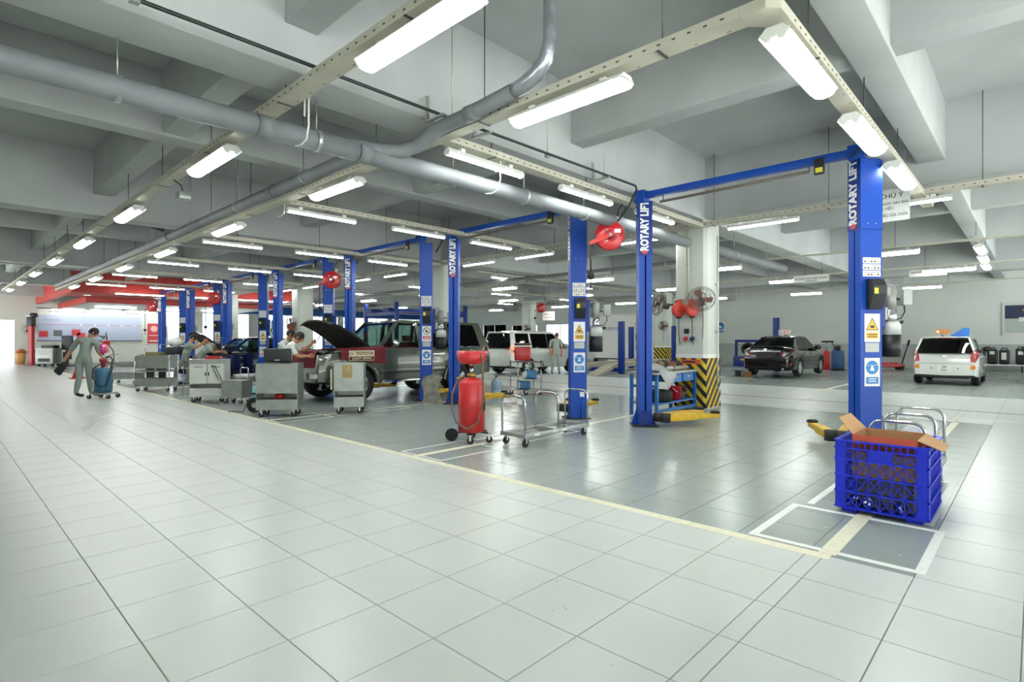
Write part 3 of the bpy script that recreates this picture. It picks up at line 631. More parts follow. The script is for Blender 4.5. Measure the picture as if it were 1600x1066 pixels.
# hose reels hanging from the lift tops
def hose_reel(loc, rz, label, drop=1.0, top=None):
    o = thing('hose_reel', label, 'hose reel', loc, rz, 'red hanging hose reels')
    b = MB(); b.T = Matrix.Rotation(pi/2, 4, 'X'); b.lathe([(.001, -.045), (.06, -.05), (.16, -.06), (.225, -.06), (.235, -.05), (.235, -.03), (.2, -.025), (.2, .025), (.235, .03), (.235, .05), (.225, .06), (.001, .06)], 32); b.build('drum', RED, o)
    b = MB(); b.T = Matrix.Rotation(pi/2, 4, 'X'); b.lathe([(.09, .061), (.1, .072), (.11, .061)], 24); b.build('drum_ring', RED, o)
    MB().prism([(-.34, -.12), (-.32, -.16), (.16, .03), (.2, .1), (.13, .12)], -.09, -.075, 'y').build('guide_arm', RED, o); MB().cyl((0, -.075, 0), (0, -.1, 0), .03, n=12).build('axle', CHROME, o)
    for a in (0, 1, 2): MB().cyl((.05*cos(a*2.1), -.066, .05*sin(a*2.1)), (.17*cos(a*2.1), -.064, .17*sin(a*2.1)), .006, n=6).build('spoke', CHROME, o)
    MB().box(.06, .16, -.0925, -.0905, .03, .09).build('paper_label', PAPER, o)
    MB().box(.1, .16, -.03, .03, .15, .3).build('mount', GREYP, o); (MB().cyl((.13, 0, .3), (.13, 0, top-loc[2]), .012, n=6).build('hanger_rod', ROD, o) if top else None); MB().tube([(.13, 0, .3), (.15, .0, .42), (.2, 0, .5), (.24, 0, .62)], .014, 6).build('supply_hose', BLACK, o)
    MB().tube([(-.3, -.06, -.14), (-.31, -.06, -.3), (-.31, -.06, -.14-drop)], .012, 6).build('hose', BLACK, o); MB().ball((-.31, -.06, -.2-drop), .06).cyl((-.31, -.06, -.26-drop), (-.31, -.06, -.42-drop), .012, n=6).build('hose_stop', BLACK, o)
hose_reel((7.5, 4.96, 3.03), FACE, 'red hose reel hanging beside the nearest lift, largest of the reels', .45)
hose_reel((7.45, 13.75, 2.98), FACE, 'red hose reel hanging above the raised bonnet of the off-road car', .6)
hose_reel((7.4, 22.5, 2.95), FACE, 'red hose reel hanging above the navy car', .9)
hose_reel((7.4, 31.0, 2.95), FACE, 'red hose reel hanging at the furthest lift by the red poster', .9)
hose_reel((20.75, 17.7, 2.95), FACE, 'small distant red hose reel in front of the pale rear column', .3, 4.05)
# ================================================================= CARS  (local: x forward, y left, z up)
def lerp(tab, x):
    if x <= tab[0][0]: return tab[0][1]
    for (a, p), (b, q) in zip(tab[:-1], tab[1:]):
        if x <= b:
            t = (x-a)/(b-a) if b > a else 1; return p+(q-p)*t
    return tab[-1][1]
UNDER = mat('car_underside', '#101112', .8); GLASSCAR = mat('car_glass', '#bccac5', .02, trans=1); DKTRIM = mat('car_trim', '#1b1c1e', .4); SEAT = mat('car_seat', '#3a3a38', .8)
TAIL = mat('tail_lamp_red', '#a3161d', .15, coat=1); LENS = mat('clear_lens', '#cfd3d2', .1, coat=1); AMB = mat('amber_lens', '#e08a2a', .2); RIM = mat('alloy_rim', '#c6c9ca', .35, .35); PLATE = mat('number_plate', '#e4e5e0', .5)
def wheel_meshes(r, w, rim):
    t = MB(); t.T = Matrix.Rotation(pi/2, 4, 'X')
    t.lathe([(rim, -w/2+.012), (rim+.02, -w/2), (r-.03, -w/2), (r-.008, -w/2+.025), (r, -w/4), (r, w/4), (r-.008, w/2-.025), (r-.03, w/2), (rim+.02, w/2), (rim, w/2-.012)], 28, cap=False)
    m = MB(); m.T = Matrix.Rotation(pi/2, 4, 'X')
    m.lathe([(rim, -w/2+.012), (rim-.012, -w/2+.04), (rim-.012, w/2-.04), (rim, w/2-.012)], 24, cap=False)
    for s in (1, -1):
        m.lathe([(.06, s*(w/2-.035)), (.055, s*(w/2-.02)), (.001, s*(w/2-.018))], 12)
        for k in range(5):
            a = 2*pi*k/5; c, q = cos(a), sin(a); z0, z1 = s*(w/2-.045), s*(w/2-.02)
            P = []
            for (rad, hw) in ((.03, .045), (rim*.55, .03), (rim-.005, .055)):
                for e in (-1, 1): P.append((c*rad-q*hw*e, q*rad+c*hw*e))
            for (i, j) in ((0, 2), (2, 4)):
                vs = [(P[i][0], P[i][1], z1), (P[i+1][0], P[i+1][1], z1), (P[j+1][0], P[j+1][1], z1), (P[j][0], P[j][1], z1)]
                vs += [(v[0], v[1], z0) for v in vs]
                m.add(vs, [(0, 1, 2, 3), (0, 4, 5, 1), (2, 6, 7, 3), (1, 5, 6, 2), (3, 7, 4, 0)])
    b = MB(); b.T = Matrix.Rotation(pi/2, 4, 'X'); b.lathe([(.001, -w/2+.07), (rim-.015, -w/2+.07), (rim-.015, w/2-.07), (.001, w/2-.07)], 20)
    return t.mesh('tyre', RUBBER), m.mesh('rim', RIM), b.mesh('brake_disc', mat('brake_dark', '#3b3d3f', .5, .5))
def make_car(name, label, loc, rz, c):
    o = thing(name, label, 'car', loc, rz); PAINT = c['paint']; Lh = c['L']/2; hw0 = c['W']/2; xf, xr = c['xf'], c['xr']; rw = c['rw']; Ra = c.get('Ra', rw+.055); zw = rw
    cf, af = c.get('front', (.55, .3)); cr, ar = c.get('rear', (.4, .2))
    def plan(x):
        d = Lh-x; e = x+Lh; v = 1.
        if d < cf: v = min(v, 1-af*((cf-d)/cf)**2)
        if e < cr: v = min(v, 1-ar*((cr-e)/cr)**2)
        return hw0*v
    def end_x(y, front):
        C, A = (cf, af) if front else (cr, ar); q = abs(y)/hw0
        d = 0 if q < 1-A else C*(1-sqrt(max(0, (1-min(q, 1))/A)))
        return (Lh-d) if front else (-Lh+d)
    def ring(x):
        h = plan(x); sh = lerp(c['shoulder'], x); tp = lerp(c['deck'], x); zb = lerp(c['bottom'], x); zs = lerp(c['sill'], x); arch = False
        for xw in (xf, xr):
            if abs(x-xw) < Ra: zs = max(zs, zw+sqrt(Ra*Ra-(x-xw)**2)); arch = True
        cab = c['cab'][0] < x < c['cab'][1]; bay = 'bay' in c and c['bay'][0] < x < c['bay'][1]
        inn = h-.27
        r = [(0, zb), (inn, zb), (inn, zs if arch else zb), (h*.975, zs), (h*(1.0 if not arch else 1.008), zs+.35*(sh-zs)), (h, zs+.62*(sh-zs)), (h*.985, zs+.86*(sh-zs)), (h*.95, sh)]
        if cab: r += [(h*.9, sh), (h*.87, sh-.02), (h*.86, sh-.4), (0, sh-.4)]
        elif bay: r += [(h*.9, sh+.005), (h*.8, tp-.03), (h*.78, tp-.22), (0, tp-.2)]
        else: r += [(h*.88, sh+(tp-sh)*.45), (h*.7, sh+(tp-sh)*.8), (h*.4, tp-.006), (0, tp)]
        return r, (cab, bay)
    st = set()
    x = -Lh
    while x < Lh: st.add(round(x, 3)); x += .09
    for e in (0, .015, .04, .08, .14, .22, .3): st.add(round(Lh-e, 3)); st.add(round(-Lh+e, 3))
    for xw in (xf, xr):
        for k in range(17): st.add(round(xw-Ra*cos(pi*k/16)*.9995, 3))
        st.add(round(xw-Ra-.004, 3)); st.add(round(xw+Ra+.004, 3))
    for e in c['cab']+c.get('bay', ()): st.add(round(e-.003, 3)); st.add(round(e+.003, 3))
    st = sorted(s for s in st if -Lh <= s <= Lh); b = MB(); rings = [ring(s) for s in st]; n = 12
    for sg in (1, -1):
        base = len(b.v); vs = []
        for s, (r, fl) in zip(st, rings):
            nose = c.get('rake_f', 0.)
            for (yy, zz) in r:
                xx = s
                if s > Lh-.45: xx = s-nose*max(0, zz-.55)*((s-Lh+.45)/.45)
                if s < -Lh+.45: xx = s+c.get('rake_r', 0.)*max(0, zz-.6)*((-Lh+.45-s)/.45)
                vs.append((xx, sg*yy, zz))
        b.v += vs
        for i in range(len(st)-1):
            cab, bay = rings[i][1]; cab2, bay2 = rings[i+1][1]
            for j in range(n-1):
                m = 1 if j < 3 else 0
                if j >= 8 and (cab or cab2 or bay or bay2): m = 1
                b.f.append((base+i*n+j, base+i*n+j+1, base+(i+1)*n+j+1, base+(i+1)*n+j)); b.mi.append(m); b.sm.append(True)
    for i in (0, len(st)-1):                                   # close the two ends
        r = [base-len(st)*n+i*n+j for j in range(n)]; l = [base+i*n+j for j in range(n)]
        for j in range(n-1): b.f.append((r[j], r[j+1], l[j+1], l[j])); b.mi.append(0); b.sm.append(True)
    body = b.build('body', [PAINT, UNDER], o); bm = bmesh.new(); bm.from_mesh(body.data); bmesh.ops.remove_doubles(bm, verts=bm.verts[:], dist=.0008); bmesh.ops.recalc_face_normals(bm, faces=bm.faces[:]); bm.to_mesh(body.data); bm.free(); body.data.set_sharp_from_angle(angle=radians(38))
    def side_y(x, z):
        r, _ = ring(x)
        for (y0, z0), (y1, z1) in zip(r[3:8], r[4:9]):
            if z0 <= z <= z1+1e-6: return y0+(y1-y0)*(z-z0)/max(z1-z0, 1e-6)
        return r[7][0] if z > r[7][1] else r[3][0]
    # ---- wheels
    T = wheel_meshes(rw, c.get('tw', .21), c.get('rimr', rw*.66))
    for xw in (xf, xr):
        for sg in (1, -1):
            w = link('wheel', T[0], o, (xw, sg*(hw0-c.get('tw', .21)/2-.015), rw)); link('rim', T[1], w); link('brake_disc', T[2], w)
    # ---- cabin
    zb = c['belt']; hb = c.get('hb', hw0*.9); hr = c['hr']; roof = c['roof']; zr0 = max(z for _, z in roof)
    def cab_y(z): return hb+(hr-hb)*max(0, min(1, (z-zb)/(zr0-.06-zb)))**1.15
    rows_t = []; K = 8
    for x, z in roof:
        rows_t.append([(x-.06*(abs(k)/K)**2*(1 if x == roof[-1][0] else (-1 if x == roof[0][0] else 0)), (hr+.012)*k/K, z-.05*(abs(k)/K)**2.5-(.03 if abs(k) == K else 0)) for k in range(-K, K+1)])
    rb = MB(); rb.grid(rows_t); rb.grid([[(p[0], p[1]*.985, p[2]-.03) for p in r] for r in rows_t])
    e = [rows_t[0], [(p[0], p[1]*.985, p[2]-.03) for p in rows_t[0]]]; rb.grid(e); e = [rows_t[-1], [(p[0], p[1]*.985, p[2]-.03) for p in rows_t[-1]]]; rb.grid(e)
    for q in (0, -1): rb.grid([[r[q] for r in rows_t], [(r[q][0], r[q][1]*.985, r[q][2]-.03) for r in rows_t]])
    rb.build('roof', PAINT, o)
    def side_panel(poly, m, nm, off=0., th=.03):
        for sg in (1, -1):
            p = MB(); out = [(x, sg*(cab_y(z)+off), z) for x, z in poly]; inn = [(x, sg*(cab_y(z)+off-th), z) for x, z in poly]; k = len(poly)
            p.add(out+inn, [tuple(range(k)), tuple(range(k, 2*k))]+[(i, (i+1) % k, k+(i+1) % k, k+i) for i in range(k)]); p.build(nm, m, o)
    for poly, mt in c['pillars']: side_panel(poly, PAINT if mt else DKTRIM, 'pillar', .004, .05)
    for poly in c['windows']: side_panel(poly, c.get('glass', GLASSCAR), 'side_window', -.008, .006)
    def screen(nm, xb, zb_, xt, zt, bow):
        rows = []
        for t in [0, .25, .5, .75, 1.]:
            x = xb+(xt-xb)*t; z = zb_+(zt-zb_)*t; y = (hb+(hr-hb)*t)-.035
            rows.append([(x+bow*(1-(k/6)**2)*(1-.5*t), y*k/6, z+.02*sin(pi*t)) for k in range(-6, 7)])
        MB().grid(rows).grid([[(p[0]-bow*.04, p[1], p[2]-.006) for p in r] for r in rows]).build(nm, c.get('glass', GLASSCAR), o)
        fr = MB()
        fr.tube([(p[0], p[1], p[2]) for p in rows[0]], .014, 6).tube([(p[0], p[1], p[2]) for p in rows[-1]], .012, 6)
        fr.build(nm+'_seal', DKTRIM, o)
        return rows
    screen('windscreen', *c['ws'], .1); screen('rear_window', *c['rwin'], -.08)
    # ---- seats seen through the glass
    for x, m in c['seats']:
        for sg in (1, -1):
            s = MB().box(x-.1, x+.08, sg*hw0*.42-.23, sg*hw0*.42+.23, zb-.38, zb+.12, .05).box(x-.09, x+.0, sg*hw0*.42-.12, sg*hw0*.42+.12, zb+.13, zb+.28, .03).build('seat', m, o)
    # ---- seams, handles, mirrors
    for xs in c['seams']:
        for sg in (1, -1):
            p = MB(); zz = [lerp(c['sill'], xs)+.05+(zb-.02-lerp(c['sill'], xs)-.05)*k/8 for k in range(9)]
            p.grid([[(xs-.005, sg*(side_y(xs, z)+.0025), z) for z in zz], [(xs+.005, sg*(side_y(xs, z)+.0025), z) for z in zz]]); p.build('door_seam', UNDER, o)
    for xs in c['handles']:
        for sg in (1, -1): z = zb-.13; y = side_y(xs, z); MB().box(xs-.09, xs+.09, sg*y-.02, sg*y+.02, z-.015, z+.018, .01).build('door_handle', c.get('trimm', PAINT), o)
    mx = c['mirror']
    for sg in (1, -1):
        q = MB().ball((mx, sg*(hb+.13), zb+.09), (.07, .12, .085)).build('mirror', c.get('mirm', PAINT), o); MB().box(mx-.02, mx+.02, min(sg*hb*.96, sg*(hb+.1)), max(sg*hb*.96, sg*(hb+.1)), zb+.02, zb+.06).build('mirror_arm', DKTRIM, q)
    if 'strip' in c:
        z0, z1, m = c['strip']
        for sg in (1, -1):
            xs = [xr+Ra+.03+(xf-xr-2*Ra-.06)*k/10 for k in range(11)]
            MB().grid([[(x, sg*(side_y(x, z0)+.004), z0) for x in xs], [(x, sg*(side_y(x, (z0+z1)/2)+.018), (z0+z1)/2) for x in xs], [(x, sg*(side_y(x, z1)+.004), z1) for x in xs]]).build('side_moulding', m, o)
    def patch(nm, poly, m, front, off=.008, depth=.03, both=True):
        """lamp or trim patch on the nose or tail that follows the rounded plan; poly in (y,z)"""
        for sg in ((1, -1) if both else (1,)):
            vs = []; sgn = 1 if front else -1
            for dd in (off, -depth):
                for (y, z) in poly:
                    rk = c.get('rake_f', 0) if front else c.get('rake_r', 0)
                    x = end_x(y, front)+sgn*dd-(sgn*rk*max(0, z-(.55 if front else .6)))
                    vs.append((x, sg*y, z))
            k = len(poly); p = MB(); p.add(vs, [tuple(range(k)), tuple(range(k, 2*k))]+[(i, (i+1) % k, k+(i+1) % k, k+i) for i in range(k)]); r = p.build(nm, m, o)
        return r
    c['fit'](o, patch, MB, side_y, end_x, hw0, Lh)
    return o
def hood_panel(o, c, x0, x1, z0, ang, m, w0, w1):
    """raised bonnet hinged at x0: painted outside, dark ribbed inside"""
    L = x1-x0; rows = []; a = radians(ang)
    for i in range(9):
        t = i/8; w = w0+(w1-w0)*t**1.5; dz = -.16*t**3
        rows.append([(t*L-(.1*(abs(k)/6)**2 if i == 8 else 0), w*k/6, dz-.05*(abs(k)/6)**3) for k in range(-6, 7)])
    R = Matrix.Translation((x0, 0, z0)) @ Matrix.Rotation(-a, 4, 'Y')
    h = link('bonnet', None, o); b = MB(); b.T = R; b.grid(rows); b.build('bonnet_skin', m, h)
    b = MB(); b.T = R; lo = [[(p[0]*.985+.01, p[1]*.97, p[2]-.035) for p in r] for r in rows]; b.grid(lo)
    for (A, B) in ((rows[-1], lo[-1]), (rows[0], lo[0]), ([r[0] for r in rows], [r[0] for r in lo]), ([r[-1] for r in rows], [r[-1] for r in lo])): b.grid([A, B])
    b.build('bonnet_liner', mat('bonnet_liner', '#24241f', .8, noise=.3, nscale=6), h)
    MB().cyl((x0+.75, -w0*.85, z0-.06), (x0+.62*cos(a)+.05, -w0*.8, z0+.62*sin(a)-.05), .01).build('prop_rod', CHROME, h)
def engine(o, x0, x1, w, z):
    random.seed(3); b = MB(); b.box((x0+x1)/2-.2, (x0+x1)/2+.25, -.28, .25, z-.18, z-.02, .03).build('engine_cover', mat('engine_grey', '#4a4d4c', .5, .2), o)
    for k in range(7):
        x = random.uniform(x0+.1, x1-.1); y = random.uniform(-w+.1, w-.1); s = random.uniform(.06, .12)
        MB().box(x-s, x+s, y-s*.8, y+s*.8, z-.2, z-.2+random.uniform(.1, .22), .02).build('engine_part', (BLACK, GREYP, mat('engine_grey', '#4a4d4c', .5))[k % 3], o)
    MB().tube([(x0+.1, -w*.7, z-.06), ((x0+x1)/2, -w*.2, z-.02), (x1-.15, w*.6, z-.06)], .03).build('engine_hose', BLACK, o)

# ---- dark green off-road wagon with raised bonnet
P_LC = mat('paint_dark_green', '#565b51', .25, .5, coat=1.); REDCLOTH = mat('red_seat_cover', '#c8202a', .8)
def fit_lc(o, patch, MB, side_y, end_x, hw, Lh):
    patch('headlamp', [(.52, .82), (.86, .84), (.9, 1.06), (.55, 1.04)], LENS, True); patch('grille', [(0, .8), (.48, .8), (.48, 1.06), (0, 1.06)], DKTRIM, True)
    for z in (.86, .93, 1.0): patch('grille_bar', [(0, z), (.47, z), (.47, z+.02), (0, z+.02)], CHROME, True, .016)
    patch('bumper', [(0, .45), (.9, .45), (.93, .72), (0, .74)], DKTRIM, True, .045, .1); patch('fog_lamp', [(.55, .55), (.75, .55), (.75, .64), (.55, .64)], LENS, True, .052)
    patch('number_plate', [(-.26, .52), (.26, .52), (.26, .66), (-.26, .66)], PLATE, True, .055, 0, False)
    patch('tail_lamp', [(.72, .95), (.93, .95), (.92, 1.2), (.74, 1.2)], TAIL, False); patch('rear_bumper', [(0, .5), (.93, .5), (.93, .74), (0, .74)], DKTRIM, False, .05, .1)
    for sg in (1, -1):
        MB().box(-.75, 1.0, sg*.93-.05, sg*.93+.03, .4, .45, .01).build('running_board', CHROME, o)
        for xw in (1.565, -1.285):       # dark arch flares
            a = [pi*k/14 for k in range(15)]; MB().grid([[(xw+r*cos(t), sg*(hw+off), .39+r*sin(t)) for t in a] for r, off in ((.445, .0), (.447, .025), (.51, .025), (.515, -.004))]).build('arch_flare', P_LC, o)
    engine(o, 1.05, 2.2, .7, 1.13); hood_panel(o, None, 1.08, 2.3, 1.2, 37, P_LC, .78, .7)
    MB().tube([(1.12, .55, 1.22), (1.06, .1, 1.3), (.98, -.2, 1.36)], .012).build('wiper', BLACK, o)
LC = dict(paint=P_LC, L=4.89, W=1.92, xf=1.565, xr=-1.285, rw=.39, tw=.26, rimr=.235, Ra=.445, front=(.5, .16), rear=(.3, .08), rake_f=.1, rake_r=.02,
    shoulder=[(-2.45, 1.1), (-2.2, 1.18), (1.0, 1.18), (1.8, 1.12), (2.445, 1.02)], deck=[(-2.45, 1.14), (-2.2, 1.2), (1.0, 1.2), (1.8, 1.16), (2.445, 1.06)],
    bottom=[(-2.445, .5), (-2.2, .42), (2.0, .38), (2.445, .45)], sill=[(-2.445, .52), (-2.0, .46), (1.9, .46), (2.445, .48)], cab=(-2.36, 1.0), bay=(1.06, 2.25), belt=1.19, hb=.86, hr=.68,
    roof=[(-2.12, 1.8), (-1.9, 1.845), (-1.0, 1.865), (0, 1.86), (.3, 1.83), (.42, 1.79)], ws=(1.02, 1.19, .42, 1.77, .1)[:4], rwin=(-2.38, 1.2, -2.14, 1.78), seats=[(.0, REDCLOTH), (-.95, REDCLOTH)], seams=(.93, -.12, -1.0), handles=(.02, -.86), mirror=.66, mirm=CHROME, strip=(.6, .7, P_LC),
    pillars=[([(1.04, 1.18), (.94, 1.18), (.36, 1.79), (.46, 1.79)], 1), ([(-.08, 1.18), (-.18, 1.18), (-.16, 1.8), (-.08, 1.8)], 1), ([(-1.02, 1.18), (-1.12, 1.18), (-1.08, 1.8), (-.98, 1.8)], 1), ([(-2.1, 1.18), (-2.42, 1.18), (-2.2, 1.8), (-1.9, 1.8), (-2.0, 1.68)], 1), ([(.46, 1.76), (.4, 1.82), (-2.15, 1.82), (-2.15, 1.76)], 1)],
    windows=[[(.94, 1.2), (-.08, 1.2), (-.08, 1.76), (.4, 1.76)], [(-.18, 1.2), (-1.02, 1.2), (-.98, 1.76), (-.16, 1.76)], [(-1.12, 1.2), (-2.1, 1.2), (-1.98, 1.76), (-1.08, 1.76)]], fit=fit_lc)
LCX, LCY = 7.98, 11.6
suv = make_car('off_road_car', 'dark green off-road car with raised bonnet standing on the third lift', (LCX, LCY, .0), pi, LC)

# ---- sedan shapes
def sedan(paint, fit, bay=False):
    d = dict(paint=paint, L=4.54, W=1.76, xf=1.33, xr=-1.27, rw=.315, tw=.2, rimr=.21, Ra=.36, front=(.7, .32), rear=(.5, .2), rake_f=.25, rake_r=.12,
    shoulder=[(-2.27, .88), (-1.9, .95), (-1.2, .93), (.9, .88), (1.6, .8), (2.27, .62)], deck=[(-2.27, 1.0), (-2.1, 1.06), (-1.6, 1.08), (-1.2, .98), (.95, .98), (1.6, .9), (2.1, .74), (2.27, .64)],
    bottom=[(-2.27, .32), (-2., .22), (2., .2), (2.27, .26)], sill=[(-2.27, .36), (-1.9, .26), (1.9, .22), (2.27, .28)], cab=(-1.35, .98), belt=.94, hb=.78, hr=.56,
    roof=[(-1.0, 1.38), (-.7, 1.455), (-.2, 1.48), (.15, 1.46), (.38, 1.4)], ws=(1.08, .95, .36, 1.39), rwin=(-1.6, 1.06, -.98, 1.38), seats=[(-.05, SEAT), (-.95, SEAT)], seams=(.85, -.15, -1.0), handles=(.05, -.75), mirror=.72,
    pillars=[([(1.1, .93), (1.0, .93), (.3, 1.4), (.4, 1.42)], 1), ([(-.1, .93), (-.19, .93), (-.16, 1.42), (-.09, 1.42)], 0), ([(-1.3, .95), (-1.66, 1.04), (-1.0, 1.38), (-.86, 1.38)], 1), ([(.42, 1.38), (.3, 1.43), (-.3, 1.46), (-1.02, 1.41), (-1.0, 1.36), (-.3, 1.41), (.3, 1.385)], 1)],
    windows=[[(1.0, .95), (-.1, .95), (-.1, 1.4), (.3, 1.38)], [(-.19, .95), (-1.3, .97), (-.86, 1.36), (-.16, 1.4)]], fit=fit)
    if bay: d['bay'] = (1.12, 2.05)
    return d
P_BLK = mat('paint_black', '#0d0e11', .12, .2, coat=1.)
def fit_cor(o, patch, MB, side_y, end_x, hw, Lh):
    patch('tail_lamp', [(.5, .74), (.62, .72), (.84, .78), (.87, .9), (.84, .95), (.6, .9)], TAIL, False, .012); patch('tail_lamp_lens', [(.55, .74), (.66, .75), (.7, .86), (.62, .85)], LENS, False, .016, 0)
    patch('boot_chrome', [(0, .9), (.5, .88), (.5, .92), (0, .94)], CHROME, False, .016, .01)
    patch('badge', [(-.06, .96), (0, .95), (.06, .96), (.06, 1.0), (0, 1.01), (-.06, 1.0)], CHROME, False, .03, .02, False)
    patch('plate_recess', [(-.3, .68), (.3, .68), (.33, .86), (-.33, .86)], DKTRIM, False, .006, 0, False)
    patch('reflector', [(.6, .42), (.8, .42), (.82, .48), (.62, .48)], mat('reflector_red_glow', '#d83a32', .2, emit=.25), False, .012)  # reflector colour also glows faintly, though it is no lamp
    patch('bumper_seam', [(0, .6), (.86, .6), (.86, .607), (0, .607)], UNDER, False, .006, 0); patch('headlamp', [(.45, .6), (.82, .62), (.84, .74), (.5, .7)], LENS, True)
    MB().cyl((-2.24, -.6, .3), (-2.34, -.6, .29), .035).build('exhaust', CHROME, o); MB().box(-2.2, -2.02, -.6, .6, 1.075, 1.1, .01).build('boot_spoiler', P_BLK, o)
sed = make_car('black_sedan', 'black four-door sedan seen from behind, parked by the grey wall', (22.6, 6.95, .06), 0, sedan(P_BLK, fit_cor))
P_NAVY = mat('paint_navy', '#141a3f', .15, .3, coat=1.)
def fit_navy(o, patch, MB, side_y, end_x, hw, Lh):
    patch('headlamp', [(.45, .58), (.82, .6), (.85, .76), (.5, .7)], LENS, True); patch('grille', [(0, .56), (.42, .56), (.42, .68), (0, .68)], DKTRIM, True); patch('number_plate', [(-.26, .42), (.26, .42), (.26, .54), (-.26, .54)], PLATE, True, .02, 0, False)
    patch('tail_lamp', [(.5, .74), (.84, .78), (.84, .95), (.6, .9)], TAIL, False)
    engine(o, 1.15, 2.0, .6, .86); hood_panel(o, None, 1.1, 2.15, .97, 48, P_NAVY, .7, .6)
navy = make_car('navy_sedan', 'navy blue sedan with raised bonnet on the fifth lift', (7.95, 20.35, .0), pi, sedan(P_NAVY, fit_navy, True))

# ---- white hatchback
P_WH = mat('paint_white', '#dfe2dc', .2, coat=1.)
def fit_kia(o, patch, MB, side_y, end_x, hw, Lh):
    patch('tail_lamp', [(.6, .72), (.72, .7), (.79, .88), (.765, 1.03), (.7, 1.06), (.63, 1.0)], TAIL, False, .02, .12); patch('fog_lamp', [(.6, .5), (.72, .5), (.73, .62), (.61, .62)], AMB, False, .014)
    patch('number_plate', [(-.17, .42), (.17, .42), (.17, .6), (-.17, .6)], PLATE, False, .02, 0, False)
    b = MB(); M = lambda z: frame((-Lh-.0215+.06*0, 0, z), (0, -1, 0), (0, 0, 1))
    put_text(b, '29A', .075, M(.555), sx=.9, bold=.002); put_text(b, '624.1', .075, M(.465), sx=.9, bold=.002); b.build('plate_lettering', INK, o)
    patch('bumper_recess', [(-.42, .38), (.42, .38), (.36, .63), (-.36, .63)], P_WH, False, .006, 0, False); patch('lower_trim', [(0, .24), (.7, .26), (.7, .32), (0, .3)], DKTRIM, False, .01)
    patch('hatch_seam', [(0, .655), (.62, .655), (.62, .662), (0, .662)], UNDER, False, .004, 0)
    patch('badge', [(.065*cos(2*pi*k/14), .87+.035*sin(2*pi*k/14)) for k in range(14)], CHROME, False, .012, .0, False)
    b = MB(); put_text(b, 'KIA', .035, frame((-Lh+.02, 0, .87), (0, -1, 0), (0, 0, 1)), bold=.001); b.build('badge_lettering', INK, o)
    patch('sensor', [(.3, .5), (.33, .5), (.33, .53), (.3, .53)], DKTRIM, False, .012, 0)
    MB().box(-1.66, -1.56, -.18, .18, 1.405, 1.43, .008).build('brake_light', TAIL, o); MB().box(-1.68, -1.38, -.55, .55, 1.43, 1.455, .012).build('roof_spoiler', P_WH, o)
    MB().tube([(-1.3, .0, 1.47), (-1.42, 0, 1.56)], .006).build('aerial', BLACK, o); MB().tube([(-1.735, .0, .98), (-1.74, .2, 1.01), (-1.715, .42, 1.03)], .012).build('rear_wiper', BLACK, o)
KIA = dict(paint=P_WH, L=3.6, W=1.6, xf=1.15, xr=-1.24, rw=.29, tw=.19, rimr=.19, Ra=.335, front=(.6, .3), rear=(.32, .1), rake_f=.3, rake_r=.1,
    shoulder=[(-1.8, .93), (-1.5, 1.0), (.8, .9), (1.3, .84), (1.8, .6)], deck=[(-1.8, .95), (-1.6, 1.0), (.8, .95), (1.3, .88), (1.8, .64)], bottom=[(-1.8, .28), (-1.5, .2), (1.5, .18), (1.8, .24)], sill=[(-1.8, .3), (-1.5, .24), (1.5, .22), (1.8, .26)],
    cab=(-1.68, .85), belt=.98, hb=.73, hr=.58, roof=[(-1.6, 1.41), (-1.3, 1.46), (-.5, 1.485), (.05, 1.46), (.3, 1.4)], ws=(1.0, .95, .28, 1.39), rwin=(-1.76, .96, -1.58, 1.39), seats=[(.0, SEAT), (-.9, SEAT)], seams=(.7, -.2), handles=(-.08, -.75), mirror=.7, mirm=BLACK, glass=mat('dark_car_glass', '#14181a', .02, trans=1),
    pillars=[([(1.02, .95), (.92, .95), (.22, 1.4), (.32, 1.42)], 1), ([(-.12, .96), (-.22, .96), (-.2, 1.42), (-.13, 1.42)], 0), ([(-1.15, .99), (-1.78, .96), (-1.62, 1.4), (-1.2, 1.4)], 1), ([(.32, 1.37), (.2, 1.43), (-1.6, 1.43), (-1.6, 1.38)], 1)],
    windows=[[(.92, .98), (-.12, .98), (-.13, 1.38), (.24, 1.38)], [(-.22, .98), (-1.15, 1.0), (-1.2, 1.38), (-.2, 1.38)]], fit=fit_kia)
kia = make_car('white_hatchback', 'small white hatchback seen from behind at the right', (22.75, 2.0, 0), 0, KIA)
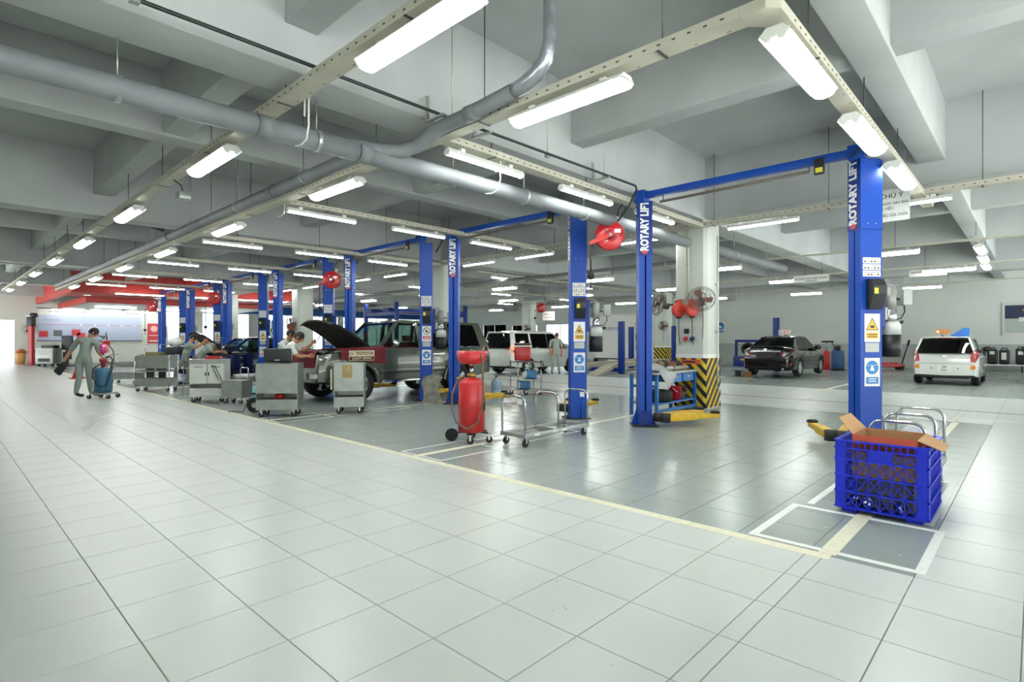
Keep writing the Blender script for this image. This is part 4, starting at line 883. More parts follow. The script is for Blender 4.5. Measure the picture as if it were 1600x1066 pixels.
# ---- white people carrier
P_SIL = mat('paint_pearl', '#d3d7d2', .25, .1, coat=1.)
def fit_mpv(o, patch, MB, side_y, end_x, hw, Lh):
    patch('tail_lamp', [(.68, .8), (.84, .8), (.86, 1.12), (.74, 1.14)], mat('lit_tail_lamp', '#ff7a4a', .3, emit=1.6), False, .015, .15); patch('number_plate', [(-.25, .7), (.25, .7), (.25, .84), (-.25, .84)], PLATE, False, .02, 0, False)
    patch('headlamp', [(.45, .68), (.84, .7), (.86, .88), (.5, .84)], LENS, True)
MPV = dict(paint=P_SIL, L=4.58, W=1.77, xf=1.4, xr=-1.35, rw=.32, tw=.2, rimr=.2, Ra=.37, front=(.6, .3), rear=(.35, .12), rake_f=.3, rake_r=.08,
    shoulder=[(-2.29, 1.0), (-2.0, 1.06), (1.0, 1.0), (1.6, .92), (2.29, .7)], deck=[(-2.29, 1.02), (-2, 1.08), (1.0, 1.06), (1.6, .98), (2.29, .74)], bottom=[(-2.29, .35), (-2, .26), (2, .24), (2.29, .3)], sill=[(-2.29, .38), (-2, .3), (2, .27), (2.29, .32)],
    cab=(-2.15, 1.15), belt=1.05, hb=.8, hr=.62, roof=[(-2.1, 1.64), (-1.8, 1.72), (-.8, 1.75), (0, 1.73), (.4, 1.66)], ws=(1.3, 1.04, .38, 1.65), rwin=(-2.24, 1.05, -2.1, 1.63), seats=[(.2, SEAT), (-.7, SEAT)], seams=(1.0, -.05, -1.1), handles=(.1, -.9), mirror=.95, glass=KIA['glass'],
    pillars=[([(1.32, 1.04), (1.2, 1.04), (.32, 1.66), (.42, 1.67)], 1), ([(-.02, 1.05), (-.12, 1.05), (-.1, 1.7), (-.03, 1.7)], 0), ([(-1.05, 1.06), (-1.17, 1.06), (-1.14, 1.7), (-1.05, 1.7)], 1), ([(-2.0, 1.06), (-2.27, 1.04), (-2.12, 1.66), (-1.9, 1.68)], 1), ([(.42, 1.62), (.3, 1.7), (-2.1, 1.7), (-2.1, 1.62)], 1)],
    windows=[[(1.2, 1.07), (-.02, 1.07), (-.03, 1.64), (.36, 1.63)], [(-.12, 1.07), (-1.05, 1.07), (-1.05, 1.65), (-.1, 1.65)], [(-1.17, 1.07), (-2.0, 1.08), (-1.92, 1.64), (-1.14, 1.65)]], fit=fit_mpv)
mpv = make_car('people_carrier', 'white people carrier parked sideways-on beyond the lifts', (17.5, 15.3, 0), 0, MPV)
dk = copy_tree(sed); dk.location = (25.4, -.62, 0); dk['label'] = 'black car cut off by the right edge of the picture'; dk.name = 'black_sedan'
dk2 = copy_tree(navy); dk2.location = (13.9, 31.2, 0); dk2.rotation_euler.z = pi/2; dk2['label'] = 'dark car parked far behind the navy sedan before the bright windows'; dk2.name = 'dark_sedan'
for ch in list(dk2.children):
    if ch.name.startswith('bonnet'):
        for g in list(ch.children): bpy.data.objects.remove(g)
        bpy.data.objects.remove(ch)
# number cards standing on the two parked cars and folding markers
def roof_card(loc, rz, label, txt, m, w=.36, h=.2):
    o = thing('roof_card', label, 'sign', loc, rz); MB().box(-w/2, w/2, -.004, .004, .02, h).build('card', m, o); MB().box(-.06, .06, -.06, .06, 0, .02).build('foot', BLACK, o)
    b = MB(); put_text(b, txt, .13, frame((0, -.0055, h*.55), (1, 0, 0), (0, 0, 1)), bold=.003); b.build('lettering', SRED, o); return o
roof_card((22.4, 6.9, 1.545), -pi/2, 'small pale card with red writing on the black sedan roof', 'RT', mat('pale_card', '#dccfc8', .6))
oc = thing('roof_card', 'orange card with a round mark on the white hatchback roof', 'sign', (22.3, 2.18, 1.49), -pi/2); MB().box(-.19, .19, -.004, .004, .07, .21).build('card', mat('orange_card', '#c07a3c', .6), oc); MB().cyl((0, 0, 0), (0, 0, .08), .01).box(-.05, .05, -.05, .05, -.005, .01).build('foot', BLACK, oc)
b = MB(); disc(b, (-.11, .14), .045, -.006); b.build('round_mark', PAPER, oc)
bt = thing('roof_marker', 'blue wedge-shaped marker standing on the white hatchback roof', 'sign', (22.5, 1.72, 1.475), -pi/2); MB().prism([(-.3, 0), (.2, 0), (.2, .27), (.05, .27)], -.05, .05, 'y').build('wedge', mat('marker_blue', '#2f6fc4', .5), bt)
# maroon fender covers with writing on the off-road car
MAROON = mat('maroon_cloth', '#6d1a27', .75, noise=.1, nscale=10)
def fender_cover(label, pts_top, pts_bot, txt_at, xd, wdt):
    o = thing('fender_cover', label, 'cover cloth', (0, 0, 0))
    rows = []
    n = len(pts_top)
    for t in (0, .2, .4, .55, .7, .85, 1.):
        row = []
        for i, (a, bq) in enumerate(zip(pts_top, pts_bot)):
            a = Vector(a); bq = Vector(bq); h = min(1, t/.45); z = a.z-(0 if t < .4 else (a.z-bq.z)*((t-.4)/.6)); p = a.lerp(bq, h); row.append(Vector((p.x, p.y, z-.03*h*h+.008*sin(7*i+9*t))))
        rows.append(row)
    MB().grid(rows).build('cloth', MAROON, o)
    c, x, y = txt_at
    b = MB(); b.T = frame(c, x, y); b.m = 1; b.quad((-wdt/2, -.11, 0), (wdt/2, -.11, 0), (wdt/2, .11, 0), (-wdt/2, .11, 0)); b.m = 2
    b.quad((-wdt/2+.01, -.1, .001), (wdt/2-.01, -.1, .001), (wdt/2-.01, -.02, .001), (-wdt/2+.01, -.02, .001)); b.T = None
    Mx = frame(c, x, y); put_text(b, 'TOYOTA', .1, Mx @ Matrix.Translation((.06*wdt/.55, .045, .0015)), sx=.9*wdt/.55, bold=.003); b.m = 1
    put_text(b, 'QUALITY SERVICE', .062, Mx @ Matrix.Translation((0, -.06, .002)), sx=.85*wdt/.55, bold=.002); b.m = 2
    b.T = Mx @ Matrix.Translation((-.42*wdt, .045, .0015)); vs = []
    for r in (.034, .024): vs += [(r*1.3*cos(2*pi*k/14), r*sin(2*pi*k/14), 0) for k in range(14)]
    b.add(vs, [(k, (k+1) % 14, 14+(k+1) % 14, 14+k) for k in range(14)]); b.T = None
    b.build('printed_panel', [MAROON, mat('cloth_print', '#d8d2ae', .7), mat('cloth_ink', '#5e2026', .7)], o)
fx = lambda x: LCX-x; yn = LCY-.96
fender_cover('maroon fender cover with printed panel on the near wing of the off-road car', [(fx(.95+.1*k), LCY-.66, 1.235-.006*k) for k in range(12)], [(fx(.93+.1*k), yn-.05, .86+.012*k) for k in range(12)], ((fx(1.55), yn-.062, 1.02), (1, 0, 0), (0, 0, 1)), 0, .62)
fender_cover('maroon fender cover over the nose of the off-road car, beside the white-shirted mechanics', [(fx(2.1), LCY-.62+.1*k, 1.14) for k in range(16)], [(fx(2.53-.003*(k-6)**2), LCY-.62+.1*k, .8) for k in range(16)], ((fx(2.546), LCY+.42, .94), (0, -1, 0), (0, 0, 1)), 0, .55)
# ================================================================= CRATE WITH CARTON
CRB = mat('crate_blue', '#1a2fd0', .35, noise=.06, nscale=6); CARD = mat('cardboard', '#b98e63', .85, noise=.08, nscale=5); CARDR = mat('carton_print', '#b0482f', .7, noise=.05)
def bar(mb, a, b, w, t, nrm):
    """flat bar between two points, w across in the panel, t thick along the normal"""
    a = Vector(a); b = Vector(b); d = (b-a).normalized(); n = Vector(nrm); s = d.cross(n)*(w/2); n = n*(t/2)
    vs = [p+q for p in (a, b) for q in (s+n, s-n, -s-n, -s+n)]
    mb.add(vs, [(0, 1, 2, 3), (4, 5, 6, 7), (0, 1, 5, 4), (1, 2, 6, 5), (2, 3, 7, 6), (3, 0, 4, 7)])
cr = thing('plastic_crate', 'blue lattice plastic crate holding an open carton, standing on the floor', 'crate', (4.96, .57, 0))
CX_, CY_, CZ = .72, .58, .56; Z0 = .035
def lattice(name, o, u, nrm, L, cells, handle):
    """one crate side: corner posts, rails and X-braced cells; o = origin, u = run direction"""
    b = MB(); o = Vector(o); u = Vector(u); nz = Vector(nrm); zs = [Z0+.0, .16, .285, .41, CZ-.06]
    P = lambda s, z: o+u*s+Vector((0, 0, z))
    cw = .06
    for s in (cw/2, L-cw/2): bar(b, P(s, Z0), P(s, CZ), cw, .02, nz)
    for z in zs+[CZ-.005]: bar(b, P(0, z+.006), P(L, z+.006), .012, .036, nz)
    w = (L-2*cw)/cells
    for k in range(cells+1): bar(b, P(cw+w*k, Z0), P(cw+w*k, zs[-1]), .007, .014, nz)
    for r in range(4):
        for k in range(cells):
            if handle and r == 3 and k in (cells//2-1, cells//2): bar(b, P(cw+w*k, zs[3]+.05), P(cw+w*(k+1), zs[3]+.05), .08, .012, nz); continue
            bar(b, P(cw+w*k, zs[r]+.01), P(cw+w*(k+1), zs[r+1]), .006, .01, nz); bar(b, P(cw+w*k, zs[r+1]), P(cw+w*(k+1), zs[r]+.01), .006, .01, nz)
    k = 0
    while cw+k*.045 < L-cw: bar(b, P(cw+k*.045, CZ-.055), P(cw+k*.045, CZ), .012, .012, nz); k += 1
    return b.build(name, CRB, cr)
lattice('side_panel', (0, CY_, 0), (0, -1, 0), (-1, 0, 0), CY_, 6, True); lattice('side_panel', (CX_, CY_, 0), (0, -1, 0), (1, 0, 0), CY_, 6, True)
lattice('side_panel', (0, 0, 0), (1, 0, 0), (0, -1, 0), CX_, 8, False); lattice('side_panel', (0, CY_, 0), (1, 0, 0), (0, 1, 0), CX_, 8, False)
MB().box(.01, CX_-.01, .01, CY_-.01, Z0, Z0+.015).build('bottom', CRB, cr)
for x in (.08, CX_-.08):
    for y in (.08, CY_-.08): MB().box(x-.05, x+.05, y-.05, y+.05, 0, Z0).build('foot', CRB, cr)
bx = thing('carton', 'open cardboard box with reddish print inside the blue crate', 'box', (5.0, .63, .28), .0)
w, d, h, t = .46, .42, .33, .006
for nm, q in (('wall', (0, t, 0, d, 0, h)), ('wall', (w-t, w, 0, d, 0, h)), ('wall', (t, w-t, 0, t, 0, h)), ('wall', (t, w-t, d-t, d, 0, h)), ('base', (t, w-t, t, d-t, 0, t))):
    MB().box(*q).build(nm, CARD, bx)
MB().box(-.002, -.0003, .0, d, h-.13, h-.005).build('print_band', CARDR, bx); MB().box(0, w, -.002, -.0003, h-.13, h-.005).build('print_band', CARDR, bx)
for nm, a, b2, c2, d2 in (('flap', (0, 0, h), (w, 0, h), (w-.1, -.15, h-.06), (.02, -.15, h-.06)), ('flap', (0, d, h), (w, d, h), (w-.06, d+.1, h+.12), (.02, d+.1, h+.12)), ('flap', (0, .0, h), (0, d, h), (-.02, d-.01, h-.06), (-.02, .01, h-.06))):
    vs = [Vector(p) for p in (a, b2, c2, d2)]; n = (vs[1]-vs[0]).cross(vs[3]-vs[0]).normalized()*.005
    MB().add(vs+[v+n for v in vs], [(0, 1, 2, 3), (4, 5, 6, 7), (0, 1, 5, 4), (1, 2, 6, 5), (2, 3, 7, 6), (3, 0, 4, 7)]).build(nm, CARDR if nm == 'flap' and b2 == (0, d, h) else CARD, bx)
box2 = thing('carton', 'grey carton at the bottom of the blue crate under the open box', 'box', (5.03, .66, .052)); MB().box(0, .5, 0, .36, 0, .215, .004).build('box_body', mat('grey_board', '#6f6a60', .85), box2); MB().box(.0, .5, .15, .19, .2152, .2165).build('tape', CARD, box2)
GLIT = mat('crumpled_foil', '#c9ced6', .12, 1.)
for k, (x, y) in enumerate(((5.0, .95), (5.0, .74), (5.06, 1.1))):
    random.seed(k); bm = bmesh.new(); bmesh.ops.create_icosphere(bm, subdivisions=2, radius=.045)
    for v in bm.verts: v.co *= random.uniform(.6, 1.15)
    o = tag(MB().bm(bm).build('foil_part', GLIT, None, (x if k < 2 else 5.0, y if k < 2 else 1.05, .1 if k < 2 else .27)), ['shiny metal piece at the left of the crate bottom', 'shiny metal piece at the right of the crate bottom', 'small shiny metal piece high in the left of the crate'][k], 'metal part')
    o.location.z = .097 if k < 2 else .097

# ================================================================= TROLLEYS
CAST = mat('caster_black', '#1c1d1e', .6)
def casters(o, pts, r=.045, h=.11):
    for (x, y) in pts:
        c = MB().cyl((x-.0, y-.014, r), (x, y+.014, r), r, n=14).build('caster', CAST, o)
        MB().box(x-.03, x+.03, y-.03, y+.03, h-.008, h).box(x-.012, x+.012, y-.022, y-.016, r, h).box(x-.012, x+.012, y+.016, y+.022, r, h).build('caster_fork', CHROME, c)
def flat_trolley(loc, rz, label, L=1.36, W=.44):
    o = thing('hand_trolley', label, 'trolley', loc, rz, 'flatbed hoop trolleys')
    for (a, b2, c2, d2) in ((0, L, 0, .035), (0, L, W-.035, W), (0, .035, .035, W-.035), (L-.035, L, .035, W-.035), (L*.47, L*.47+.035, .035, W-.035)): MB().box(a, b2, c2, d2, .12, .17, .003).build('frame_bar', STEEL, o)
    casters(o, [(.06, .05), (L-.06, .05), (.06, W-.05), (L-.06, W-.05)], .05, .12)
    for x in (.018, L*.5, L-.018):
        pts = [(x, .02, .17), (x, .02, .52)]+[(x, .02+.09-.09*cos(t), .55+.09*sin(t)) for t in [pi/2*k/5 for k in range(6)]]+[(x, W-.11+.09*sin(t), .55+.09*cos(t)) for t in [pi/2*k/5 for k in range(6)]]+[(x, W-.02, .52), (x, W-.02, .17)]
        MB().tube(pts, .0135, 8).build('hoop', CHROME, o)
        MB().box(x-.016, x-.0145, .06, .14, .54, .61).build('paper_tag', PAPER, o) if x != L*.5 else None
    for x in (.18, .55, .75): MB().box(x, x+.1, -.0015, 0, .13, .16).build('paper_tag', PAPER, o)
    return o
flat_trolley((5.12, 4.63, 0), radians(0), 'chrome flatbed trolley with three hoops beside the red oil drainer')
flat_trolley((5.78, .66, 0), 0, 'chrome flatbed trolley with three hoops behind the blue crate')

# red waste-oil drainer
def oil_drainer(loc, rz, label, body, bowl, far=False):
    o = thing('oil_drainer', label, 'oil drainer', loc, rz)
    MB().lathe([(.001, .13), (.15, .13), (.178, .15), (.178, .78), (.15, .825), (.06, .86), (.001, .86)], 28).build('tank', body, o)
    MB().lathe([(.06, .86), (.06, .9), (.035, .91), (.03, .91)], 14).build('collar', mat('brass', '#a3874c', .35, .8), o); MB().cyl((0, 0, .9), (0, 0, 1.0), .03, n=12).cyl((0, 0, 1.0), (0, 0, 1.08), .022, n=12).build('pole', CHROME, o)
    MB().lathe([(.03, 1.03), (.14, 1.035), (.175, 1.06), (.195, 1.11), (.2, 1.21), (.19, 1.21), (.185, 1.11), (.13, 1.06), (.001, 1.055)], 28).build('bowl', bowl, o)
    MB().tube([(-.1, -.06, 1.19), (.0, -.1, 1.215), (.12, -.13, 1.2), (.15, -.16, 1.1), (.16, -.18, .85), (.165, -.19, .55), (.1, -.21, .28), (-.05, -.22, .2), (-.18, -.2, .28), (-.25, -.14, .45), (-.25, -.08, .65), (-.19, -.04, .8), (-.14, 0, .86)], .013, 8).build('hose', mat('brown_hose', '#6d5a45', .6), o)
    MB().cyl((-.19, -.05, .84), (-.1, 0, .87), .018, n=8).build('valve', mat('brass', '#a3874c', .35, .8), o)
    MB().tube([(-.27, .08, .1), (.2, .1, .13)], .012).tube([(0, -.2, .1), (0, .1, .13)], .012).tube([(.22, -.1, .13), (0, .05, .13)], .012).build('leg_frame', BLACK, o)
    for (x, y, r) in ((-.27, .04, .085), (-.02, .24, .06)): MB().cyl((x, y-.02, r), (x, y+.02, r), r, n=20).build('wheel', RUBBER, o)
    casters(o, [(.0, -.22), (.24, -.1)], .045, .12); MB().box(.165, .185, -.09, -.04, .42, .6, .006).build('level_gauge', BLACK, o)
    return o
oil_drainer((4.98, 5.47, 0), FACE, 'red waste oil drainer with a red catch bowl in front of the off-road car', RED, RED)

# ================================================================= TOOL CARTS
GALV = mat('galvanised_sheet', '#a9ada8', .42, .75, noise=.16, nscale=5); WHM = mat('cart_white', '#d6d9d2', .45, noise=.05)
def steel_cart(loc, rz, label, w, d, h, front=None):
    o = thing('tool_cart', label, 'tool cart', loc, rz, 'steel tool carts'); z0 = .13; y0, y1 = -d/2, d/2; x0, x1 = -w/2, w/2
    MB().box(x0, x1, y0, y0+.012, .42, h).build('front_panel', GALV, o); MB().box(x0, x1, y0, y0+.012, z0, .3).build('lower_panel', GALV, o)
    for s, nm in ((x0, 'side_panel'), (x1-.012, 'side_panel')): MB().box(s, s+.012, y0+.012, y1, z0, h).build(nm, GALV, o)
    MB().box(x0+.012, x1-.012, y1-.012, y1, z0, h).build('back_panel', GALV, o); MB().box(x0+.012, x1-.012, y0+.012, y1-.012, z0, z0+.012).build('bottom', GALV, o); MB().box(x0+.012, x1-.012, y0+.012, y1-.012, .3, .31).build('shelf', GALV, o); MB().box(x0+.012, x1-.012, y0+.012, y1-.012, h-.05, h-.035).build('top_tray', GALV, o)
    casters(o, [(x0+.08, y0+.07), (x1-.08, y0+.07), (x0+.08, y1-.07), (x1-.08, y1-.07)], .05, .13); MB().box(x0-.003, x0, y0+.08, y1-.08, .35, .8).build('paper_sheet', PAPER, o)
    return o
c4 = steel_cart((4.32, 9.82, 0), FACE+radians(8), 'galvanised steel tool cart carrying a black plastic case', .7, .46, .94)
c5 = steel_cart((5.42, 9.32, 0), FACE+radians(10), 'galvanised steel tool cart with a brown patch in front of the off-road car', .53, .46, .93)
MB().box(-.12, .06, -.2325, -.2305, .66, .9).build('brown_patch', mat('old_paper', '#a89468', .8, noise=.2, nscale=15), c5); MB().box(-.32, -.3, -.25, -.05, .45, .82).build('cream_board', mat('cream_board', '#d9d4b8', .6), c5)
def small(name, label, cat, loc, rz, parts, group=None):
    o = thing(name, label, cat, loc, rz, group)
    for nm, m, f in parts: b = MB(); f(b); b.build(nm, m, o)
    return o
ca = c4.location; R4 = Matrix.Rotation(FACE+radians(8), 3, 'Z')
def on(c, R, x, y, z): v = R @ Vector((x, y, z)); return (c.x+v.x, c.y+v.y, c.z+v.z)
small('plastic_case', 'black plastic case lying open on the steel tool cart', 'case', on(ca, R4, -.07, .0, .941-.036), FACE+radians(8), [('shell', mat('case_dark', '#2c3233', .5), lambda b: b.box(-.24, .24, -.08, .14, 0, .05, .02)), ('lid', mat('case_dark', '#2c3233', .5), lambda b: b.box(-.24, .24, .06, .12, .051, .3, .03)), ('latch', CHROME, lambda b: b.box(-.04, .04, .055, .06, .08, .1))])
small('rag_box', 'small red box in the open shelf of the steel tool cart', 'box', on(ca, R4, .0, -.05, .31), FACE, [('box_body', RED, lambda b: b.box(-.07, .07, -.06, .06, 0, .085, .02)), ('lid', RED, lambda b: b.box(-.05, .05, -.04, .04, .086, .1, .005))])
# blue vacuum beside it
small('vacuum_cleaner', 'light blue workshop vacuum cleaner half hidden behind the steel tool cart', 'vacuum cleaner', (4.38, 10.62, 0), FACE, [('body', mat('vac_blue', '#7fb6c6', .4), lambda b: b.box(-.2, .12, -.14, .16, .16, .5, .06)), ('band', BLACK, lambda b: b.box(-.205, .125, -.145, .165, .33, .37, .01)), ('wheel', RUBBER, lambda b: b.cyl((-.12, -.19, .14), (-.12, -.15, .14), .14, n=20)), ('hubcap', GREYP, lambda b: b.cyl((-.12, -.2, .14), (-.12, -.19, .14), .05, n=14)), ('cable', BLACK, lambda b: b.tube([(-.2, -.1, .3), (-.3, -.12, .15), (-.34, -.15, .012), (-.5, -.1, .012), (-.62, -.15, .012)], .008, 6)), ('front_wheel', RUBBER, lambda b: b.cyl((.06, -.17, .08), (.06, -.13, .08), .08, n=16))])
# white double-door cart
o = thing('tool_cart', 'white tool cabinet cart with two doors and a red tray on top', 'tool cart', (4.28, 13.28, 0), FACE+radians(14), 'steel tool carts')
for q in ((-.35, -.34, -.24, .24, .13, .92), (.34, .35, -.24, .24, .13, .92), (-.34, .34, .23, .24, .13, .92), (-.34, .34, -.24, .23, .13, .142), (-.34, .34, -.24, .23, .4, .412)): MB().box(*q).build('panel', WHM, o)
MB().box(-.36, .36, -.25, .25, .92, .935).box(-.36, .36, -.25, -.235, .84, .92).build('top', GALV, o)
for s in (-1, 1): dq = MB().box(min(s*.005, s*.335), max(s*.005, s*.335), -.252, -.24, .415, .835).build('door', WHM, o); MB().box(s*.03-.012, s*.03+.012, -.262, -.252, .58, .66, .004).build('lock', BLACK, dq); MB().box(min(s*.08, s*.26), max(s*.08, s*.26), -.2535, -.252, .77, .782).build('vent_slit', INK, dq)
MB().box(-.34, .34, -.245, -.235, .13, .31).build('lower_panel', WHM, o); casters(o, [(-.28, -.18), (.28, -.18), (-.28, .18), (.28, .18)], .05, .13)
for z in (.16, .45, .74): MB().box(-.47, -.36, -.22, .22, z, z+.012).build('side_shelf', CHROME, o)
for y in (-.22, .22): MB().tube([(-.47, y, .12), (-.47, y, .92), (-.36, y, .92)], .01, 6).build('side_rail', CHROME, o)
MB().tube([(.1, -.27, .8), (.24, -.29, .5)], .008, 6).tube([(.16, -.27, .79), (.3, -.29, .48)], .008, 6).tube([(.1, -.27, .8), (.16, -.27, .79)], .008, 6).build('pull_handle', BLACK, o)
small('parts_tray', 'shallow red tray on the white cabinet cart', 'tray', (4.35, 13.3, .936), FACE+radians(14), [('tray_floor', RED, lambda b: b.box(-.14, .16, -.1, .1, 0, .01)), ('tray_rim', RED, lambda b: b.box(-.14, .16, -.1, -.092, .01, .06).box(-.14, .16, .092, .1, .01, .06).box(-.14, -.132, -.092, .092, .01, .06).box(.152, .16, -.092, .092, .01, .06))])
# small bin trolley with a pull handle
small('bin_trolley', 'small grey steel bin trolley with an upright handle beside the white cart', 'trolley', (4.56, 12.5, 0), FACE+radians(-6), [('bin_side', GALV, lambda b: b.box(-.23, .23, -.2, -.19, .12, .48)), ('bin_side', GALV, lambda b: b.box(-.23, .23, .19, .2, .12, .48)), ('bin_side', GALV, lambda b: b.box(-.23, -.22, -.19, .19, .12, .48)), ('bin_side', GALV, lambda b: b.box(.22, .23, -.19, .19, .12, .48)), ('lid', GALV, lambda b: b.box(-.24, .24, -.21, .21, .48, .495)), ('pull_handle', CHROME, lambda b: b.tube([(-.06, .22, .3), (-.06, .22, .72), (-.04, .22, .75), (.1, .22, .75), (.12, .22, .72), (.12, .22, .3)], .011, 6))])
casters(bpy.data.objects['bin_trolley'], [(-.17, -.14), (.17, -.14), (-.17, .14), (.17, .14)], .045, .12)
# open two-tier carts
def tier_cart(loc, rz, label, w, d, h, deep):
    o = thing('tool_cart', label, 'tool cart', loc, rz, 'steel tool carts')
    for sx in (-1, 1):
        for sy in (-1, 1): MB().cyl((sx*w/2, sy*d/2, .11), (sx*w/2, sy*d/2, h), .014, n=8).build('upright', CHROME, o)
        MB().tube([(sx*w/2, -d/2, h), (sx*w/2, d/2, h)], .012, 6).build('end_rail', CHROME, o)
    for z, q in ((.14, deep[0]), (.52, .03), (h-.34, deep[1])):
        MB().box(-w/2, w/2, -d/2, d/2, z, z+.01).build('tray', GALV, o)
        for (a, b2, c2, d2) in ((-w/2, w/2, -d/2, -d/2+.008), (-w/2, w/2, d/2-.008, d/2), (-w/2, -w/2+.008, -d/2, d/2), (w/2-.008, w/2, -d/2, d/2)): MB().box(a, b2, c2, d2, z+.01, z+q).build('tray_side', GALV, o)
    casters(o, [(sx*(w/2-.05), sy*(d/2-.04)) for sx in (-1, 1) for sy in (-1, 1)], .045, .11)
    return o
tier_cart((4.18, 17.08, 0), FACE+radians(5), 'open steel cart with deep trays standing left of the white cabinet cart', .86, .45, .95, (.2, .33))
tier_cart((4.28, 20.88, 0), FACE+radians(5), 'open steel cart furthest left of the row, with dark tools on top', .78, .45, .9, (.18, .1))
random.seed(11)
for k in range(5):
    nm = ['wrench set', 'torch', 'pliers', 'drill', 'oil can'][k]; x = -.3+.14*k; v = Matrix.Rotation(FACE+radians(5), 3, 'Z') @ Vector((x, 0, 0))
    small('hand_tool', 'dark hand tool lying on the leftmost open steel cart, %s in the row' % ORD[k], 'tool', (4.28+v.x, 20.88+v.y, .571), random.uniform(0, 3), [('body', BLACK, lambda b: b.box(-.06, .06, -.025, .025, 0, .05, .015)), ('grip', mat('tool_grey', '#55585a', .5), lambda b: b.tube([(.06, 0, .03), (.12, .01, .03)], .014, 6))])
for k, (x, z, m, s, lb) in enumerate(((-.1, .151, mat('dark_bag', '#26282b', .7), .13, 'dark parts box in the low tray of the open steel cart'), (.25, .151, mat('blue_bag', '#3d5fa8', .7), .1, 'blue box in the low tray of the open steel cart'), (.15, .531, mat('glove_grey', '#8a8f8c', .7), .1, 'grey parts box on the middle tray of the open steel cart'))):
    v = Matrix.Rotation(FACE+radians(5), 3, 'Z') @ Vector((x, -.05, 0)); small('parts_box', lb, 'box', (4.18+v.x, 17.08+v.y, z), FACE, [('box_body', m, lambda b: b.box(-s, s, -.08, .08, 0, s*1.1, .02)), ('lid', BLACK, lambda b: b.box(-s*.9, s*.9, -.07, .07, s*1.1, s*1.1+.012, .004))])
# three-tier trolley with the cooler
o = thing('wire_trolley', 'rounded three-tier trolley draped with a grey cloth under the red cooler', 'trolley', (10.25, 9.25, 0), FACE)
for z in (.12, .38, .8):
    pts = [(.38*cos(t)*1.02+(.04 if cos(t) > 0 else -.04), .22*sin(t), z) for t in [2*pi*k/20 for k in range(20)]]; b = MB(); b.add(pts+[(p[0], p[1], p[2]+.012) for p in pts], [tuple(range(20)), tuple(range(20, 40))]+[(k, (k+1) % 20, 20+(k+1) % 20, 20+k) for k in range(20)]); b.build('tier', GALV, o)
for (x, y) in ((-.38, 0), (.38, 0), (0, -.22), (-.2, -.19), (.2, .19)): MB().cyl((x, y, .1), (x, y, .86), .012, n=8).build('upright', CHROME, o)
casters(o, [(-.36, 0), (.36, 0), (0, -.2), (0, .2)], .05, .1)
MB().grid([[(x, y, .826+.02*sin(9*x+5*y)-(.2 if i in (0, 5) else 0)) for i, x in enumerate((-.42, -.4, -.1, .15, .42, .46))] for y in (-.24, -.1, .08, .24)]).build('cloth', mat('grey_cloth', '#7d7a72', .9), o)
small('cooler', 'red drink cooler with a dark lid on the rounded trolley', 'cooler', (10.18, 9.3, .845), FACE, [('body', RED, lambda b: b.box(-.2, .2, -.15, .15, 0, .34, .04)), ('rim', WHITE, lambda b: b.box(-.205, .205, -.155, .155, .341, .38, .015)), ('lid', mat('cooler_lid', '#4a2f2e', .5), lambda b: b.box(-.21, .21, -.16, .16, .381, .44, .03)), ('handle', RED, lambda b: b.box(-.235, -.2, -.05, .05, .2, .26, .01))])
BAGB = mat('blue_package', '#4c86bd', .5, noise=.2, nscale=12)
for x, z, lb in ((.1, .393, 'blue and white packet on the middle tier of the rounded trolley'), (-.05, .133, 'blue packet on the bottom tier of the rounded trolley')):
    v = Matrix.Rotation(FACE, 3, 'Z') @ Vector((x, -.06, 0)); small('packet', lb, 'packet', (10.25+v.x, 9.25+v.y, z), FACE, [('wrap', BAGB, lambda b: b.box(-.17, .17, -.08, .08, 0, .21, .05)), ('label', PAPER, lambda b: b.box(-.19, -.1, -.082, -.079, .03, .18))])
WATER = mat('water_bottle', '#9fbccb', .1, spec=.8)
for k, (x, y, s) in enumerate(((9.62, 9.66, 1), (9.3, 9.95, .9))):
    o = small('water_bottle', ('large blue water bottle beside the rounded trolley' if k == 0 else 'smaller looking blue water bottle half hidden behind the larger one'), 'bottle', (x, y, 0), 0, [('bottle_body', WATER, lambda b: b.lathe([(.001, 0), (.12, .0), (.135, .02), (.135, .13), (.125, .15), (.135, .17), (.135, .3), (.09, .38), (.035, .41), (.03, .44), (.001, .44)], 20)), ('cap', mat('cap_red', '#b0524e', .5), lambda b: b.lathe([(.036, .44), (.036, .475), (.001, .475)], 12))], 'water bottles'); o.scale = (s, s, s)
# dusty rubber sheet leaning between the posts
o = thing('rubber_sheet', 'dusty grey sheet of rubber leaning between two lift posts', 'sheet', (7.34, 9.32, 0), FACE+radians(10)); random.seed(5)
rows = []
for i in range(10):
    t = i/9; wL = -.22+.05*sin(5*t)+.1*t**3; wR = .2+.04*cos(6*t)-.02*t; rows.append([(wL+(wR-wL)*k/8, .02+.2*t+random.uniform(-.018, .018)+.02*sin(5*k+3*t), max(.003, .62*t*(1-.12*abs(k-5)/5)+random.uniform(-.008, .008))) for k in range(9)])
MB().grid(rows).build('sheet', mat('dusty_rubber', '#8a877c', .9, noise=.35, nscale=7), o); MB().tube(rows[-1], .008, 6).build('edge', mat('dusty_rubber', '#8a877c', .9), o)



